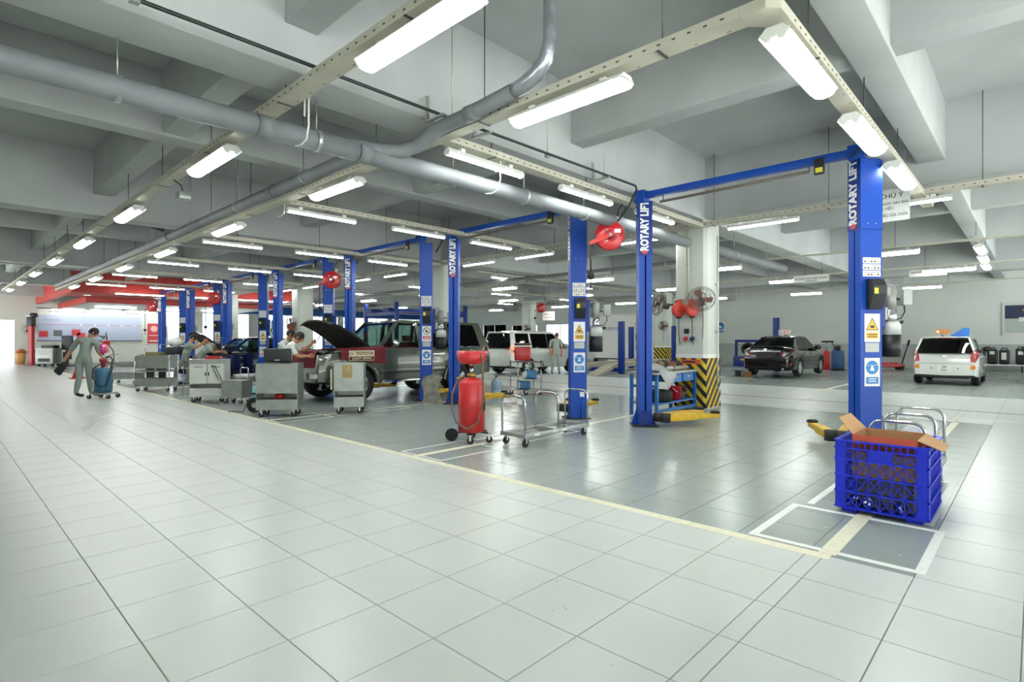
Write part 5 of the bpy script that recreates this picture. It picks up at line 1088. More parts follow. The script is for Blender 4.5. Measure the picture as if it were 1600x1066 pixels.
# ================================================================= WORKBENCH AND ITS LOAD
BB = mat('bench_blue', '#2067ae', .4); 
wb_ = thing('workbench', 'blue steel workbench against the striped column, loaded with parts', 'workbench', (8.82, 4.84, 0))
BW, BD, BH = 1.54, .56, .78
for x in (0, BW-.05):
    for y in (0, BD-.05): MB().box(x, x+.05, y, y+.05, 0, BH-.04).build('leg', BB, wb_)
MB().box(-.04, BW+.04, -.03, BD+.03, BH-.04, BH, .004).build('bench_top', GREYP, wb_); MB().box(.05, BW-.05, 0, BD, .2, .225).build('lower_shelf', BB, wb_); MB().box(.05, BW-.05, .0, .03, .06, .11).build('stretcher', BB, wb_); MB().box(0, .04, .05, BD-.05, .5, .55).build('side_rail', BB, wb_)
for x in (.5, .98): dd = MB().box(x, x+.42, -.005, .4, BH-.2, BH-.05).build('drawer', BB, wb_); MB().box(x+.15, x+.27, -.02, -.005, BH-.12, BH-.1).build('handle', CHROME, dd)
small('spare_tyre', 'worn black tyre lying on the lower shelf of the workbench', 'tyre', (9.3, 5.12, .226), 0, [('tread', RUBBER, lambda b: b.lathe([(.17, 0), (.25, .0), (.285, .03), (.29, .1), (.285, .17), (.25, .2), (.17, .2), (.165, .1), (.17, .0)], 26)), ('bead', BLACK, lambda b: b.lathe([(.163, .02), (.16, .1), (.163, .18)], 20))])
small('bucket', 'red bucket with a white handle on the lower shelf of the workbench', 'bucket', (9.75, 4.98, .226), 0, [('pail', mat('bucket_red', '#c8202e', .35), lambda b: b.lathe([(.001, 0), (.1, 0), (.125, .24), (.135, .24), (.13, .25), (.12, .25), (.095, .01), (.001, .01)], 24)), ('bail', WHITE, lambda b: b.tube([(.13*cos(t)*1., .0-.08*sin(t)-.02, .23-.09*sin(t)) for t in [pi*k/10 for k in range(11)]], .007, 6))])
small('gearbox', 'dirty brown gearbox casting on the lower shelf of the workbench', 'gearbox', (10.12, 5.08, .226), 0, [('casting', mat('rusty_casting', '#7c6a52', .7, .2, noise=.3, nscale=14, bump=.5), lambda b: b.ball((0, 0, .13), (.14, .12, .13)).ball((.1, -.02, .12), (.1, .08, .1))), ('flange', mat('dark_iron', '#3a3733', .5, .5), lambda b: b.cyl((-.02, -.1, .17), (-.02, -.14, .19), .06, n=12)), ('shaft', STEEL, lambda b: b.cyl((.12, 0, .12), (.22, 0, .1), .025))])
small('drive_shaft', 'pale steel drive shaft laid along the workbench top', 'shaft', (9.35, 4.98, BH+.046), 0, [('shaft_tube', mat('dull_steel', '#a6a499', .5, .5), lambda b: b.cyl((0, 0, 0), (.85, -.02, 0), .04, n=14)), ('joint', mat('dark_iron', '#3a3733', .5, .5), lambda b: b.box(-.07, .0, -.045, .045, -.045, .045, .015)), ('joint', mat('rusty_casting', '#7c6a52', .7), lambda b: b.box(.27, .31, -.06, .06, -.045, .07, .01))])
for k, (x, y, s, m) in enumerate(((9.6, 5.22, .09, 'rusty_casting'), (9.8, 5.25, .1, 'dark_iron'), (10.05, 5.22, .08, 'rust_red'), (10.25, 5.2, .09, 'dark_iron'))):
    mm = mat('rust_red', '#8a3f35', .7, noise=.3) if m == 'rust_red' else _m[m]; random.seed(20+k)
    small('engine_part', ['brown engine part at the left of the bench back row', 'dark engine part in the middle of the bench back row', 'reddish engine part on the bench back row', 'dark engine part at the right end of the bench'][k], 'engine part', (x, y, BH), k, [('casting', mm, lambda b: b.ball((0, 0, s), (s*1.2, s, s)).box(-s, s*.4, -s*.6, s*.6, 0, s*1.2, .02)), ('flange', mm, lambda b: b.cyl((s*.6, 0, s), (s*1.5, .02, s*1.1), s*.5, n=10))])
rows = [[(x, y, BH+.01+(.14 if 0 < i < 3 else .02)*(1 if j in (1, 2) else .5)+.015*sin(9*x+7*y)) for j, y in enumerate((4.86, 5.0, 5.15, 5.3))] for i, x in enumerate((8.86, 9.0, 9.15, 9.3, 9.42))]
rows = [[(r[0][0]+.02, 4.79, BH-.3+.12*abs(i-2)), (r[0][0], 4.8, BH+.0)]+r for i, r in enumerate(rows)]
pl = tag(MB().grid(rows).build('plastic_sheet', mat('grey_plastic_sheet', '#9a9d9b', .35, noise=.1, nscale=7)), 'crumpled grey plastic sheet draped over the left end of the workbench', 'sheet')

# ================================================================= FANS AND REELS ON THE COLUMNS
FANM = mat('fan_dark', '#4a4542', .5); ORG = mat('reel_orange_red', '#cf4030', .4)
def wall_fan(loc, rz, tilt, label, r=.24):
    o = thing('wall_fan', label, 'fan', loc, rz, 'wall fans')
    M = Matrix.Translation((0, -.34, 0)) @ Matrix.Rotation(radians(tilt), 4, 'X') @ Matrix.Rotation(pi/2, 4, 'X')
    b = MB(); b.T = M
    for rr, z in ((r, 0), (r, .05), (r*.7, .09), (r*.7, -.05), (r*.35, .1)): b.tube([(rr*cos(2*pi*k/24), rr*sin(2*pi*k/24), z) for k in range(24)], .005, 5, closed=True)
    for k in range(18):
        t = 2*pi*k/18; b.tube([(.05*cos(t), .05*sin(t), .1), (r*.7*cos(t), r*.7*sin(t), .09), (r*cos(t), r*sin(t), .02), (r*.7*cos(t), r*.7*sin(t), -.05), (.05*cos(t), .05*sin(t), -.06)], .0025, 4)
    b.build('cage', mat('fan_wire', '#565653', .4, .5), o)
    for k in range(3):
        b = MB(); b.T = M @ Matrix.Rotation(2*pi*k/3, 4, 'Z'); b.grid([[(.04, -.03, .02), (.1, -.08, .035), (.19, -.09, .04), (.21, -.02, .03)], [(.04, .03, .02), (.1, .04, .0), (.19, .05, -.01), (.21, .04, .0)]]); b.build('blade', mat('fan_blade', '#7a4a3c', .5), o)
    b = MB(); b.T = M; b.lathe([(.001, .05), (.035, .045), (.04, .0), (.001, 0)], 14); b.build('hub', FANM, o)
    b = MB(); b.T = M; b.lathe([(.001, -.2), (.05, -.19), (.065, -.15), (.065, -.08), (.001, -.07)], 16); b.build('motor', FANM, o)
    MB().tube([(0, 0, -.02), (0, -.14, -.02), (0, -.2, .0)], .02, 8).box(-.06, .06, -.02, 0, -.1, .06, .006).build('bracket', FANM, o)
    MB().tube([(.02, -.03, -.1), (.03, -.03, -.4), (.02, -.02, -.75)], .006, 5).build('cord', BLACK, o)
    return o
wall_fan((10.42, 4.76, 2.13), FACE-radians(20), -25, 'wall fan on the near column, right of the two orange reels', .25)
wall_fan((10.5, 5.33, 2.1), pi-radians(20)+radians(30), -20, 'wall fan on the near column, left of the two orange reels', .25)
def cable_reel(loc, rz, label):
    o = thing('cable_reel', label, 'cable reel', loc, rz, 'orange cable reels')
    b = MB(); b.T = Matrix.Translation((0, -.13, 0)) @ Matrix.Rotation(radians(-28), 4, 'Z') @ Matrix.Rotation(pi/2, 4, 'Y'); b.lathe([(.001, -.05), (.12, -.05), (.14, -.035), (.14, .035), (.12, .05), (.001, .05)], 24); b.build('drum', ORG, o)
    MB().box(-.05, .05, -.14, -.08, .13, .2, .01).build('handle', ORG, o); MB().box(-.06, .06, -.02, 0, -.1, .22).build('wall_plate', GREYP, o); MB().box(-.04, .04, -.16, -.06, -.17, -.13, .01).build('outlet', BLACK, o)
    MB().tube([(0, -.12, -.15), (.0, -.11, -.5), (.01, -.08, -.7)], .008, 6).build('lead', BLACK, o)
    return o
cable_reel((10.412, 5.18, 1.96), -pi/2, 'orange cable reel on the near column, left of the pair'); cable_reel((10.412, 4.9, 1.96), -pi/2, 'orange cable reel on the near column, right of the pair')
small('socket_board', 'grey board with plug sockets on the near column under the reels', 'socket board', (10.414, 5.0, 1.32), -pi/2, [('board', mat('socket_grey', '#b7bcb6', .5), lambda b: b.box(-.2, .2, -.03, 0, 0, .32, .005)), ('socket', RED, lambda b: b.cyl((-.06, -.03, .07), (-.06, -.09, .05), .04, n=12)), ('socket', mat('socket_blue', '#28506e', .4), lambda b: b.cyl((.08, -.03, .07), (.08, -.09, .05), .045, n=12)), ('breaker', BLACK, lambda b: b.box(-.1, .0, -.045, -.03, .16, .26))])
small('notice_plate', 'small orange and red notice on the striped part of the near column', 'sign', (10.408, 4.98, .88), -pi/2, [('plate', mat('orange_notice', '#c65a3a', .6), lambda b: b.box(-.2, .2, -.008, 0, 0, .09)), ('print', INK, lambda b: b.box(-.17, .1, -.0092, -.0082, .03, .06))])
for k, (yv, lb) in enumerate(((5.08, 'left white conduit running up the near column to the ceiling'), (5.03, 'right white conduit running up the near column to the ceiling'))): small('conduit', lb, 'conduit', (10.405, yv, 2.15), 0, [('tube', mat('conduit_cream', '#d9d5c0', .5), lambda b: b.cyl((0, 0, 0), (0, 0, 1.4), .014, n=8)), ('clip', CLAMP, lambda b: b.box(-.016, .012, -.02, .02, .7, .73))])
small('steel_pipe', 'thin upright steel pipe fixed to the right face of the near column', 'pipe', (10.86, 4.63, .35), 0, [('tube', CLAMP, lambda b: b.tube([(0, 0, 3.1), (0, 0, .8), (0, 0, .05), (.05, .0, 0)], .012, 6)), ('clip', CLAMP, lambda b: b.box(-.03, .03, -.016, .04, 1.15, 1.19)), ('clip', CLAMP, lambda b: b.box(-.03, .03, -.016, .04, 2.1, 2.14)), ('clip', CLAMP, lambda b: b.box(-.03, .03, -.016, .04, .3, .34))])
for (x, y, lb, kind) in ((10.42, 12.9, 'wall fan on the second column above the off-road car roof', 0), (10.42, 22.2, 'wall fan on the third column behind the white-shirted mechanics', 0), (24.66, 13.25, 'small distant wall fan on the striped rear column', 0), (24.66, 22.1, 'small distant wall fan on the pale rear column by the office', 0)): wall_fan((x, y, 2.05), FACE-radians(10), -15, lb, .24)
cable_reel((10.412, 22.4, 1.9), -pi/2, 'orange cable reel on the third column behind the mechanics')
# ================================================================= PEOPLE
SKIN = mat('skin', '#b98562', .55); HAIR = mat('hair_black', '#15110f', .6); CGREY = mat('work_grey', '#8b9890', .85, noise=.08, nscale=9, bump=.4); CWHITE = mat('shirt_white', '#d8dad8', .8, noise=.05, nscale=9, bump=.4); CDARK = mat('trousers_dark', '#2b2d33', .85); SHOE = mat('shoe_black', '#141414', .5)
def person(label, loc, J, top, low, look=(0, -1, 0), hair=HAIR, hands=None, s=1., bald=False):
    """J: joints in a frame with x to the right, y away, z up. One skinned surface, hands with five fingers, head with face."""
    o = thing('person', label, 'person', loc, FACE)
    V3 = {k: Vector(v) for k, v in J.items()}
    pel = (V3['hipL']+V3['hipR'])/2+Vector((0, 0, .06)); neck = V3['neck']; sm = (V3['shL']+V3['shR'])/2
    chest = pel.lerp(sm, .72); waist = pel.lerp(sm, .35)
    v = [('pel', pel, .155, .115), ('waist', waist, .145, .105), ('chest', chest, .17, .12), ('sm', sm+(neck-sm)*.35, .11, .085), ('neck', neck, .055, .055), ('head', V3['head'], .07, .075)]
    e = [(0, 1), (1, 2), (2, 3), (3, 4), (4, 5)]; tagl = ['low', 'top', 'top', 'top', 'skin']
    def chain(start, pts):
        p = start
        for (q, r, t) in pts: v.append(('', q, r, r)); e.append((p, len(v)-1)); tagl.append(t); p = len(v)-1
    for sd in 'LR':
        sh, el, ha = V3['sh'+sd], V3['el'+sd], V3['ha'+sd]
        chain(3, [(sh, .075, 'top'), (sh.lerp(el, .55), .06, 'top'), (sh.lerp(el, .8), .056, 'top'), (el, .043, 'skin'), (el.lerp(ha, .5), .04, 'skin'), (ha, .028, 'skin'), (ha+(ha-el).normalized()*.06, .034, 'skin')])
        hp, kn, an = V3['hip'+sd], V3['kn'+sd], V3['an'+sd]; f = Vector(J['toe'+sd]) if 'toe'+sd in J else an+Vector((look[0], look[1], 0))*.17-Vector((0, 0, .045))
        chain(0, [(hp, .1, 'low'), (hp.lerp(kn, .5), .085, 'low'), (kn, .068, 'low'), (kn.lerp(an, .4), .066, 'low'), (an, .05, 'low'), (an.lerp(f, .45)-Vector((0, 0, .02)), .042, 'shoe'), (f, .036, 'shoe')])
    me = bpy.data.meshes.new('skeleton'); me.from_pydata([q[1] for q in v], e, [])
    bm = bmesh.new(); bm.from_mesh(me); L = bm.verts.layers.skin.verify(); bm.verts.ensure_lookup_table()
    for i, q in enumerate(v): bm.verts[i][L].radius = (q[2], q[3]); bm.verts[i][L].use_root = (i == 0)
    bm.to_mesh(me); bm.free()
    ob = bpy.data.objects.new('tmp', me); COL.objects.link(ob); ob.modifiers.new('s', 'SKIN').use_smooth_shade = True; m2 = ob.modifiers.new('d', 'SUBSURF'); m2.levels = 2
    dg = bpy.context.evaluated_depsgraph_get(); body = bpy.data.meshes.new_from_object(ob.evaluated_get(dg)); bpy.data.objects.remove(ob)
    b = MB(); idx = {'skin': 0, 'top': 1, 'low': 2, 'shoe': 3}
    segs = [(v[a][1], v[c][1], idx[t]) for (a, c), t in zip(e, tagl)]
    pos = [q.co.copy() for q in body.vertices]
    for pl_ in body.polygons:
        c = pl_.center; best = (9, 0)
        for a, q, t in segs:
            d = q-a; k = max(0, min(1, (c-a).dot(d)/max(d.length_squared, 1e-6))); dist = (c-(a+d*k)).length
            if dist < best[0]: best = (dist, t)
        b.f.append(tuple(pl_.vertices)); b.mi.append(best[1]); b.sm.append(True)
    b.v = [tuple(p) for p in pos]; bpy.data.meshes.remove(body)
    # fingers and thumb, rooted in the palm
    b.m = 0
    for sd in 'LR':
        el, ha = V3['el'+sd], V3['ha'+sd]; d = (ha-el).normalized(); side = d.cross(Vector((0, 1, 0)));
        side = (side if side.length > .2 else d.cross(Vector((1, 0, 0)))).normalized(); nrm = d.cross(side).normalized(); p = ha+d*.07
        for k, ln in enumerate((.068, .078, .074, .058)):
            q = p+side*(.027-.018*k); b.tube([q-d*.03, q+d*ln*.45, q+d*ln*.8+nrm*.02, q+d*ln*.85+nrm*.045], [.009, .009, .008, .006], 6)
        q = ha+d*.03+side*.025; b.tube([q, q+side*.03+d*.025, q+side*.035+d*.055+nrm*.012], [.011, .01, .007], 6)
    # head with jaw, nose and ears turned the way the person looks
    lk = Vector(look).normalized(); up = (V3['head']-neck).normalized(); rt_ = lk.cross(up).normalized(); lk = up.cross(rt_)
    hc = V3['head']+up*.045; M = Matrix(((rt_.x, lk.x, up.x, hc.x), (rt_.y, lk.y, up.y, hc.y), (rt_.z, lk.z, up.z, hc.z), (0, 0, 0, 1))); b.T = M
    n, k_ = 18, 14; vs = []
    for i in range(k_+1):
        t = pi*i/k_
        for j in range(n):
            f = 2*pi*j/n; x, y, z = sin(t)*cos(f), sin(t)*sin(f), -cos(t)
            w = .076*(1-.22*max(0, -z)); dpt = .096*(1-.1*max(0, -z)); yy = y*dpt+(.012 if y > 0 and z < 0 else 0)
            if y > .9 and -.45 < z < .1: yy += .018*(1-abs(z+.18)/.3)
            vs.append((x*w, yy, z*.115))
    b.add(vs, [(i*n+q, i*n+(q+1) % n, (i+1)*n+(q+1) % n, (i+1)*n+q) for i in range(k_) for q in range(n)], True)
    for sx in (-1, 1): b.ball((sx*.076, -.005, -.01), (.012, .022, .032), 8, 6)
    b.T = None
    b.build('body', [SKIN, top, low, SHOE], o)
    f = MB(); f.T = M
    for sx in (-1, 1): f.ball((sx*.03, .086, .005), (.012, .006, .007), 8, 6)
    f.build('eyes', INK, o); f = MB(); f.T = M; f.ball((0, .1, -.06), (.024, .006, .006), 8, 6); f.build('mouth', mat('lips', '#8f5a4c', .6), o)
    if not bald:
        f = MB(); f.T = M; vs = []
        for i in range(9):
            t = pi*.62*i/8
            for j in range(20):
                a = 2*pi*j/20; y = sin(t)*sin(a); cut = 1 if y < .35 else max(.72, 1-.35*(y-.35)); t2 = t*cut
                vs.append((sin(t2)*cos(a)*.083, sin(t2)*sin(a)*.103-.004, cos(t2)*.124))
        f.add(vs, [(i*20+q, i*20+(q+1) % 20, (i+1)*20+(q+1) % 20, (i+1)*20+q) for i in range(8) for q in range(20)], True); f.build('hair', hair, o)
    return o
walker = person('man in grey work clothes walking with a dark bundle and pushing a blue drainer', (2.53, 16.5, 0), dict(head=(.16, .06, 1.5), neck=(.11, .03, 1.41), shL=(-.13, -.02, 1.34), shR=(.25, .05, 1.31), elL=(-.31, -.04, 1.06), haL=(-.45, -.06, .82), elR=(.22, .18, 1.06), haR=(.3, .3, .86), hipL=(-.09, -.03, .83), hipR=(.09, .03, .83), knL=(-.07, -.05, .46), knR=(.06, .1, .46), anL=(-.1, -.12, .085), anR=(.05, .16, .085), toeL=(0.03, -.02, .04), toeR=(.2, .26, .04)), CGREY, CGREY, (.8, .6, 0))
b = MB(); put_text(b, 'TOYOTA', .05, frame((-.01, -.128, 1.28), (1, 0, 0), (0, .1, 1)), bold=.002); b.build('shirt_print', SRED, walker)
bm = bmesh.new(); bmesh.ops.create_icosphere(bm, subdivisions=3, radius=.12)
for q in bm.verts: q.co = (q.co.x*.9+.035*sin(22*q.co.z)+.3*q.co.z, q.co.y*.7, q.co.z*(1.25+.3*sin(20*q.co.x)))
v = Matrix.Rotation(FACE, 3, 'Z') @ Vector((-.5, -.07, .68))
tag(MB().bm(bm, True).build('cloth_bundle', mat('bundle_dark', '#22252a', .8), None, (2.53+v.x, 16.5+v.y, v.z), FACE), 'dark bundle of cloth held in the walking man\'s left hand', 'cloth')
# blue oil extractor pushed by him
o = thing('oil_extractor', 'blue wheeled oil extractor with a pink glass cylinder pushed by the walking man', 'oil drainer', (2.78, 15.78, 0), FACE)
DBL = mat('drum_blue', '#2f5f7c', .4, noise=.1)
MB().lathe([(.001, .14), (.16, .14), (.18, .17), (.18, .66), (.15, .7), (.001, .72)], 24).build('tank', DBL, o); MB().box(-.2, .2, -.16, .2, .1, .135).build('base_tray', GREYP, o)
MB().lathe([(.02, .72), (.05, .74), (.05, .84), (.08, .86), (.08, .92), (.03, .93)], 14).build('valve_head', mat('valve_red', '#8c3038', .5), o); MB().cyl((0, 0, .9), (0, 0, 1.04), .02).cyl((0, 0, 1.28), (0, 0, 1.42), .018).build('pole', CHROME, o)
MB().lathe([(.001, 1.04), (.065, 1.04), (.065, 1.26), (.001, 1.26)], 16).build('glass_cylinder', mat('pink_glass', '#c62a80', .15, coat=1), o); MB().lathe([(.02, 1.4), (.09, 1.45), (.1, 1.46), (.03, 1.44)], 16).build('funnel', GREYP, o)
MB().tube([(.03, -.1, .82), (-.08, -.2, .7), (-.1, -.2, .5), (.05, -.2, .28), (.17, -.14, .3), (.21, -.05, .6), (.22, 0, .9), (.16, 0, .98), (.06, 0, .95)], .016, 8).build('hose', BLACK, o); MB().tube([(-.1, .1, .7), (-.02, .14, .95), (.08, .12, .9)], .014).build('push_bar', CHROME, o)
casters(o, [(-.22, -.14), (.22, -.14), (-.2, .2), (.2, .2)], .05, .1)
# mechanics at the navy car
person('man in grey leaning in with one arm under the navy car bonnet', (5.3, 18.3, 0), dict(head=(.08, .05, 1.38), neck=(.03, .02, 1.29), shL=(-.13, .1, 1.2), shR=(.1, -.06, 1.2), elL=(.12, .25, 1.18), haL=(.34, .3, 1.26), elR=(.24, -.05, 1.12), haR=(.42, .05, 1.3), hipL=(-.14, .08, .8), hipR=(-.06, -.08, .8), knL=(-.06, .1, .45), knR=(-.3, -.1, .5), anL=(-.08, .1, .085), anR=(-.38, -.05, .1)), CGREY, mat('trousers_grey', '#7d7a70', .85), (.8, .5, -.1), HAIR)
person('man in pale grey bent over the navy car engine, head under the bonnet', (5.85, 18.75, 0), dict(head=(.26, .2, 1.17), neck=(.2, .17, 1.18), shL=(.08, .3, 1.22), shR=(.12, .02, 1.2), elL=(.28, .34, 1.0), haL=(.36, .42, .98), elR=(.28, .02, .98), haR=(.42, .2, 1.0), hipL=(-.12, .12, .84), hipR=(-.1, -.08, .84), knL=(-.08, .1, .45), knR=(-.08, -.1, .45), anL=(-.1, .1, .085), anR=(-.12, -.1, .085)), mat('shirt_pale_green', '#a3b3aa', .85), CGREY, (.7, .6, -.4), HAIR)
# two mechanics in white at the off-road car
person('man in a white shirt leaning over the off-road car engine with a raised fist', (5.2, 11.3, 0), dict(head=(.14, .0, 1.38), neck=(.09, .0, 1.31), shL=(-.06, .15, 1.25), shR=(.03, -.13, 1.22), elL=(.2, .2, 1.14), haL=(.38, .15, 1.28), elR=(.2, -.15, 1.02), haR=(.36, -.05, 1.02), hipL=(-.16, .1, .84), hipR=(-.14, -.1, .84), knL=(-.14, .1, .45), knR=(-.14, -.1, .45), anL=(-.18, .1, .085), anR=(-.18, -.1, .085)), CWHITE, CDARK, (.8, .1, -.5))
person('man in a white shirt standing just behind the leaning mechanic', (5.88, 12.97, 0), dict(head=(.06, .0, 1.46), neck=(.02, .0, 1.37), shL=(-.12, .16, 1.3), shR=(-.08, -.14, 1.28), elL=(.05, .25, 1.05), haL=(.24, .2, 1.02), elR=(.04, -.22, 1.05), haR=(.24, -.12, 1.05), hipL=(-.14, .1, .86), hipR=(-.14, -.1, .86), knL=(-.12, .1, .46), knR=(-.12, -.1, .46), anL=(-.15, .1, .085), anR=(-.15, -.1, .085)), CWHITE, CDARK, (.7, .3, -.4))
person('distant man in grey overalls walking past the white people carrier', (17.2, 13.9, 0), dict(head=(.02, .03, 1.5), neck=(.0, .02, 1.41), shL=(-.19, 0, 1.33), shR=(.19, 0, 1.33), elL=(-.24, .02, 1.06), haL=(-.2, -.1, .84), elR=(.24, .02, 1.06), haR=(.22, .1, .82), hipL=(-.1, 0, .84), hipR=(.1, 0, .84), knL=(-.12, -.1, .46), knR=(.1, .08, .46), anL=(-.16, .05, .085), anR=(.14, .1, .085)), mat('overall_grey', '#a4ada6', .85), mat('overall_grey', '#a4ada6', .85), (.2, 1, 0), mat('hair_brown', '#6b4a38', .7))
# ================================================================= SIGNS
def hang_sign(loc, rz, label, w, h, lines, rods=.4, col='#dfe2dc'):
    """hanging board facing local -Y; lines = (text, size, x, z, material, align-left?)"""
    o = thing('hanging_sign', label, 'sign', loc, rz); MB().box(-w/2, w/2, -.008, .008, 0, h).build('board', mat('board_'+col[1:], col, .55), o)
    b = MB()
    for (t, s, x, z, sx) in lines: put_text(b, t, s, frame((x, -.0095, z), (1, 0, 0), (0, 0, 1)), sx=sx, bold=.001)
    b.build('lettering', INK, o)
    for x in ((-w/2+.06, w/2-.06) if w < .94 else (-.14, .3)): MB().cyl((x, 0, h), (x, 0, h+rods), .005, n=6).build('hanger_rod', ROD, o)
    return o
hang_sign((9.5, 1.66, 3.06), -pi/2, 'white hanging notice board behind the nearest lift post', .74, .46, [('KTV CHÚ Ý', .095, .05, .36, 1.), ('TRẢ DỤNG CỤ NGAY SAU KHI', .054, .02, .255, .88), ('LÀM VIỆC CÔNG VIỆC', .054, -.06, .185, .88), ('AN TOÀN CÔNG VIỆC SỬA CHỮA', .054, .01, .085, .8)], rod_top(9.5, 1.66)-3.52, '#c4c8c2')
hang_sign((18.0, 4.85, 3.08), -pi/2, 'small distant hanging sign left of the nearest lift post', .95, .2, [('KHOANG SỬA CHỮA CHUNG', .075, 0, .11, .85), ('GENERAL REPAIR', .04, 0, .04, 1)], .425)
hang_sign((20.5, 2.35, 3.28), -pi/2, 'small distant hanging sign above the white hatchback', .9, .2, [('KHOANG SỬA CHỮA', .08, -.05, .11, .9), ('STALL', .04, 0, .04, 1)], 3.5-3.48)
hang_sign((12.8, 16.6, 3.0), FACE, 'small hanging sign seen above the off-road car windscreen', .5, .16, [('BẢO DƯỠNG', .07, 0, .08, .9)], rod_top(12.8, 16.6)-3.16)
hang_sign((26.5, 22.0, 2.6), FACE, 'pale pink hanging sign with two lines beside the second lift', .75, .55, [('PHÒNG DỊCH', .12, 0, .38, .9), ('VỤ KHÁCH', .12, 0, .17, .9)], 3.72-3.15, '#e3d3d0')
# ================================================================= FAR END WALL
end = thing('info_board', 'long pale blue information board on the far end wall', 'board', (4.3, YW1-.06, 1.35))
MB().box(0, 5.1, 0, .05, 0, 1.85).build('panel', mat('board_blue', '#b9c2da', .5), end); MB().box(0, 5.1, -.004, -.0005, 1.5, 1.85).build('header', PAPER, end)
MB().box(0, 5.1, -.006, -.004, .92, .94).build('red_line', SRED, end); MB().box(-.05, 5.15, -.02, .05, 1.85, 1.9).box(-.05, 5.15, -.02, .05, -.05, 0).build('board_frame', mat('board_frame_dark', '#59606c', .5), end)
b = MB(); put_text(b, 'QUY TRÌNH DỊCH VỤ SỬA CHỮA BẢO DƯỠNG', .14, frame((1.4, -.006, 1.7), (1, 0, 0), (0, 0, 1)), sx=.6); put_text(b, 'TOYOTA', .16, frame((4.6, -.006, 1.68), (1, 0, 0), (0, 0, 1)), bold=.004); put_text(b, 'SERVICE PROCESS', .12, frame((.6, -.002, 1.2), (1, 0, 0), (0, 0, 1)), sx=.8); b.build('lettering', mat('board_ink', '#5a6486', .6), end)
for k in range(5): MB().cyl((2.0+.68*k, -.012, .93), (2.0+.68*k, -.005, .93), .05, n=12).build('round_mark', PAPER, end)
for (x, z, m) in ((.25, .35, 'red'), (.9, .4, 'grey'), (1.75, .45, 'red'), (2.0, .25, 'red')): MB().box(x-.2, x+.2, -.008, -.004, z-.15, z+.2).build('printed_picture', SRED if m == 'red' else mat('print_grey', '#6b7078', .6), end)
small('white_shutter_box', 'white roller shutter box above the information board', 'shutter', (4.1, YW1-.35, 3.24-.02), 0, [('box', mat('shutter_white', '#f2f3ef', .5), lambda b: b.box(0, 5.4, 0, .3, 0, .0001+.0) if False else b.box(0, 5.4, .3-.05, .3, -.0, .0+.01))]) if False else None
po = thing('wall_poster', 'red poster on the far end wall right of the information board', 'poster', (9.75, YW1-.02, 1.15)); MB().box(0, .75, 0, .015, 0, 1.3).build('sheet', SRED, po); MB().box(.08, .67, -.003, -.0005, .12, .2).box(.08, .67, -.003, -.0005, .5, .54).build('print', PAPER, po); b = MB(); disc(b, (.37, .95), .2, -.002); b.build('print_mark', mat('poster_pale', '#e6b8ae', .6), po)
# red post with a black head, cabinet, monitor, bins, cone
small('equipment_post', 'red upright post with a black head far left by the end wall', 'post', (3.75, 39.2, 0), FACE, [('post', RED, lambda b: b.box(-.1, .1, -.1, .1, 0, 2.1)), ('base', BLACK, lambda b: b.box(-.2, .2, -.2, .2, 0, .02)), ('head_box', BLACK, lambda b: b.box(-.14, .14, -.14, .14, 2.1, 2.62, .02)), ('head_reel', BLACK, lambda b: b.cyl((.05, -.05, 2.7), (.3, -.05, 2.7), .12, n=14)), ('head_plate', CLEAR, lambda b: b.box(-.18, .1, -.15, .15, 2.62, 2.7))])
small('tool_cabinet', 'grey wheeled cabinet beside the red post at the far left', 'cabinet', (4.25, 37.2, 0), FACE, [('body', GALV, lambda b: b.box(-.45, .45, -.3, .3, .14, .95, .01)), ('drawer_front', WHM, lambda b: b.box(-.4, .4, -.31, -.301, .6, .9)), ('base_panel', BLACK, lambda b: b.box(-.3, .3, -.31, -.301, .25, .42)), ('top_tools', BLACK, lambda b: b.box(-.25, .4, -.2, .2, .951, 1.1, .02)), ('wheel', RUBBER, lambda b: b.cyl((-.35, -.2, .07), (-.35, -.15, .07), .07)), ('wheel', RUBBER, lambda b: b.cyl((.35, -.2, .07), (.35, -.15, .07), .07)), ('wheel', RUBBER, lambda b: b.cyl((-.35, .2, .07), (-.35, .15, .07), .07)), ('wheel', RUBBER, lambda b: b.cyl((.35, .2, .07), (.35, .15, .07), .07))])
small('monitor_stand', 'black monitor on a stand right of the grey wheeled cabinet', 'monitor', (4.95, 36.8, 0), FACE, [('screen', BLACK, lambda b: b.box(-.28, .28, -.05, .05, .85, 1.6, .02)), ('pole', BLACK, lambda b: b.box(-.06, .06, -.04, .04, .06, .85)), ('stand_foot', BLACK, lambda b: b.box(-.25, .25, -.2, .2, 0, .06, .01)), ('case', BLACK, lambda b: b.box(-.14, .14, -.12, .12, .35, .75, .01))])
for (x, y, m, lid, lb) in ((3.5, 41.3, '#d9a05a', '#b5602f', 'orange litter bin by the far left wall'), (4.0, 41.3, '#8f9ab8', '#3a4050', 'blue-grey litter bin by the far left wall')):
    small('litter_bin', lb, 'bin', (x, y, 0), FACE, [('bin_body', mat('bin_'+m[1:], m, .5), lambda b: b.lathe([(.001, 0), (.18, 0), (.22, .65), (.001, .65)], 16)), ('bin_lid', mat('bin_'+lid[1:], lid, .5), lambda b: b.lathe([(.23, .65), (.22, .75), (.12, .85), (.001, .87)], 16))])
cn = small('traffic_cone', 'red and white traffic cone on the aisle behind the walking man', 'cone', (3.6, 24.6, 0), 0, [('cone', mat('cone_red', '#c23a2c', .5), lambda b: b.lathe([(.17, .03), (.06, .42), (.055, .43), (.04, .55), (.03, .56), (.001, .56)], 18)), ('base', mat('cone_red', '#c23a2c', .5), lambda b: b.box(-.24, .24, -.24, .24, 0, .03, .01)), ('white_band', PAPER, lambda b: b.lathe([(.066, .4), (.045, .52)], 18))])
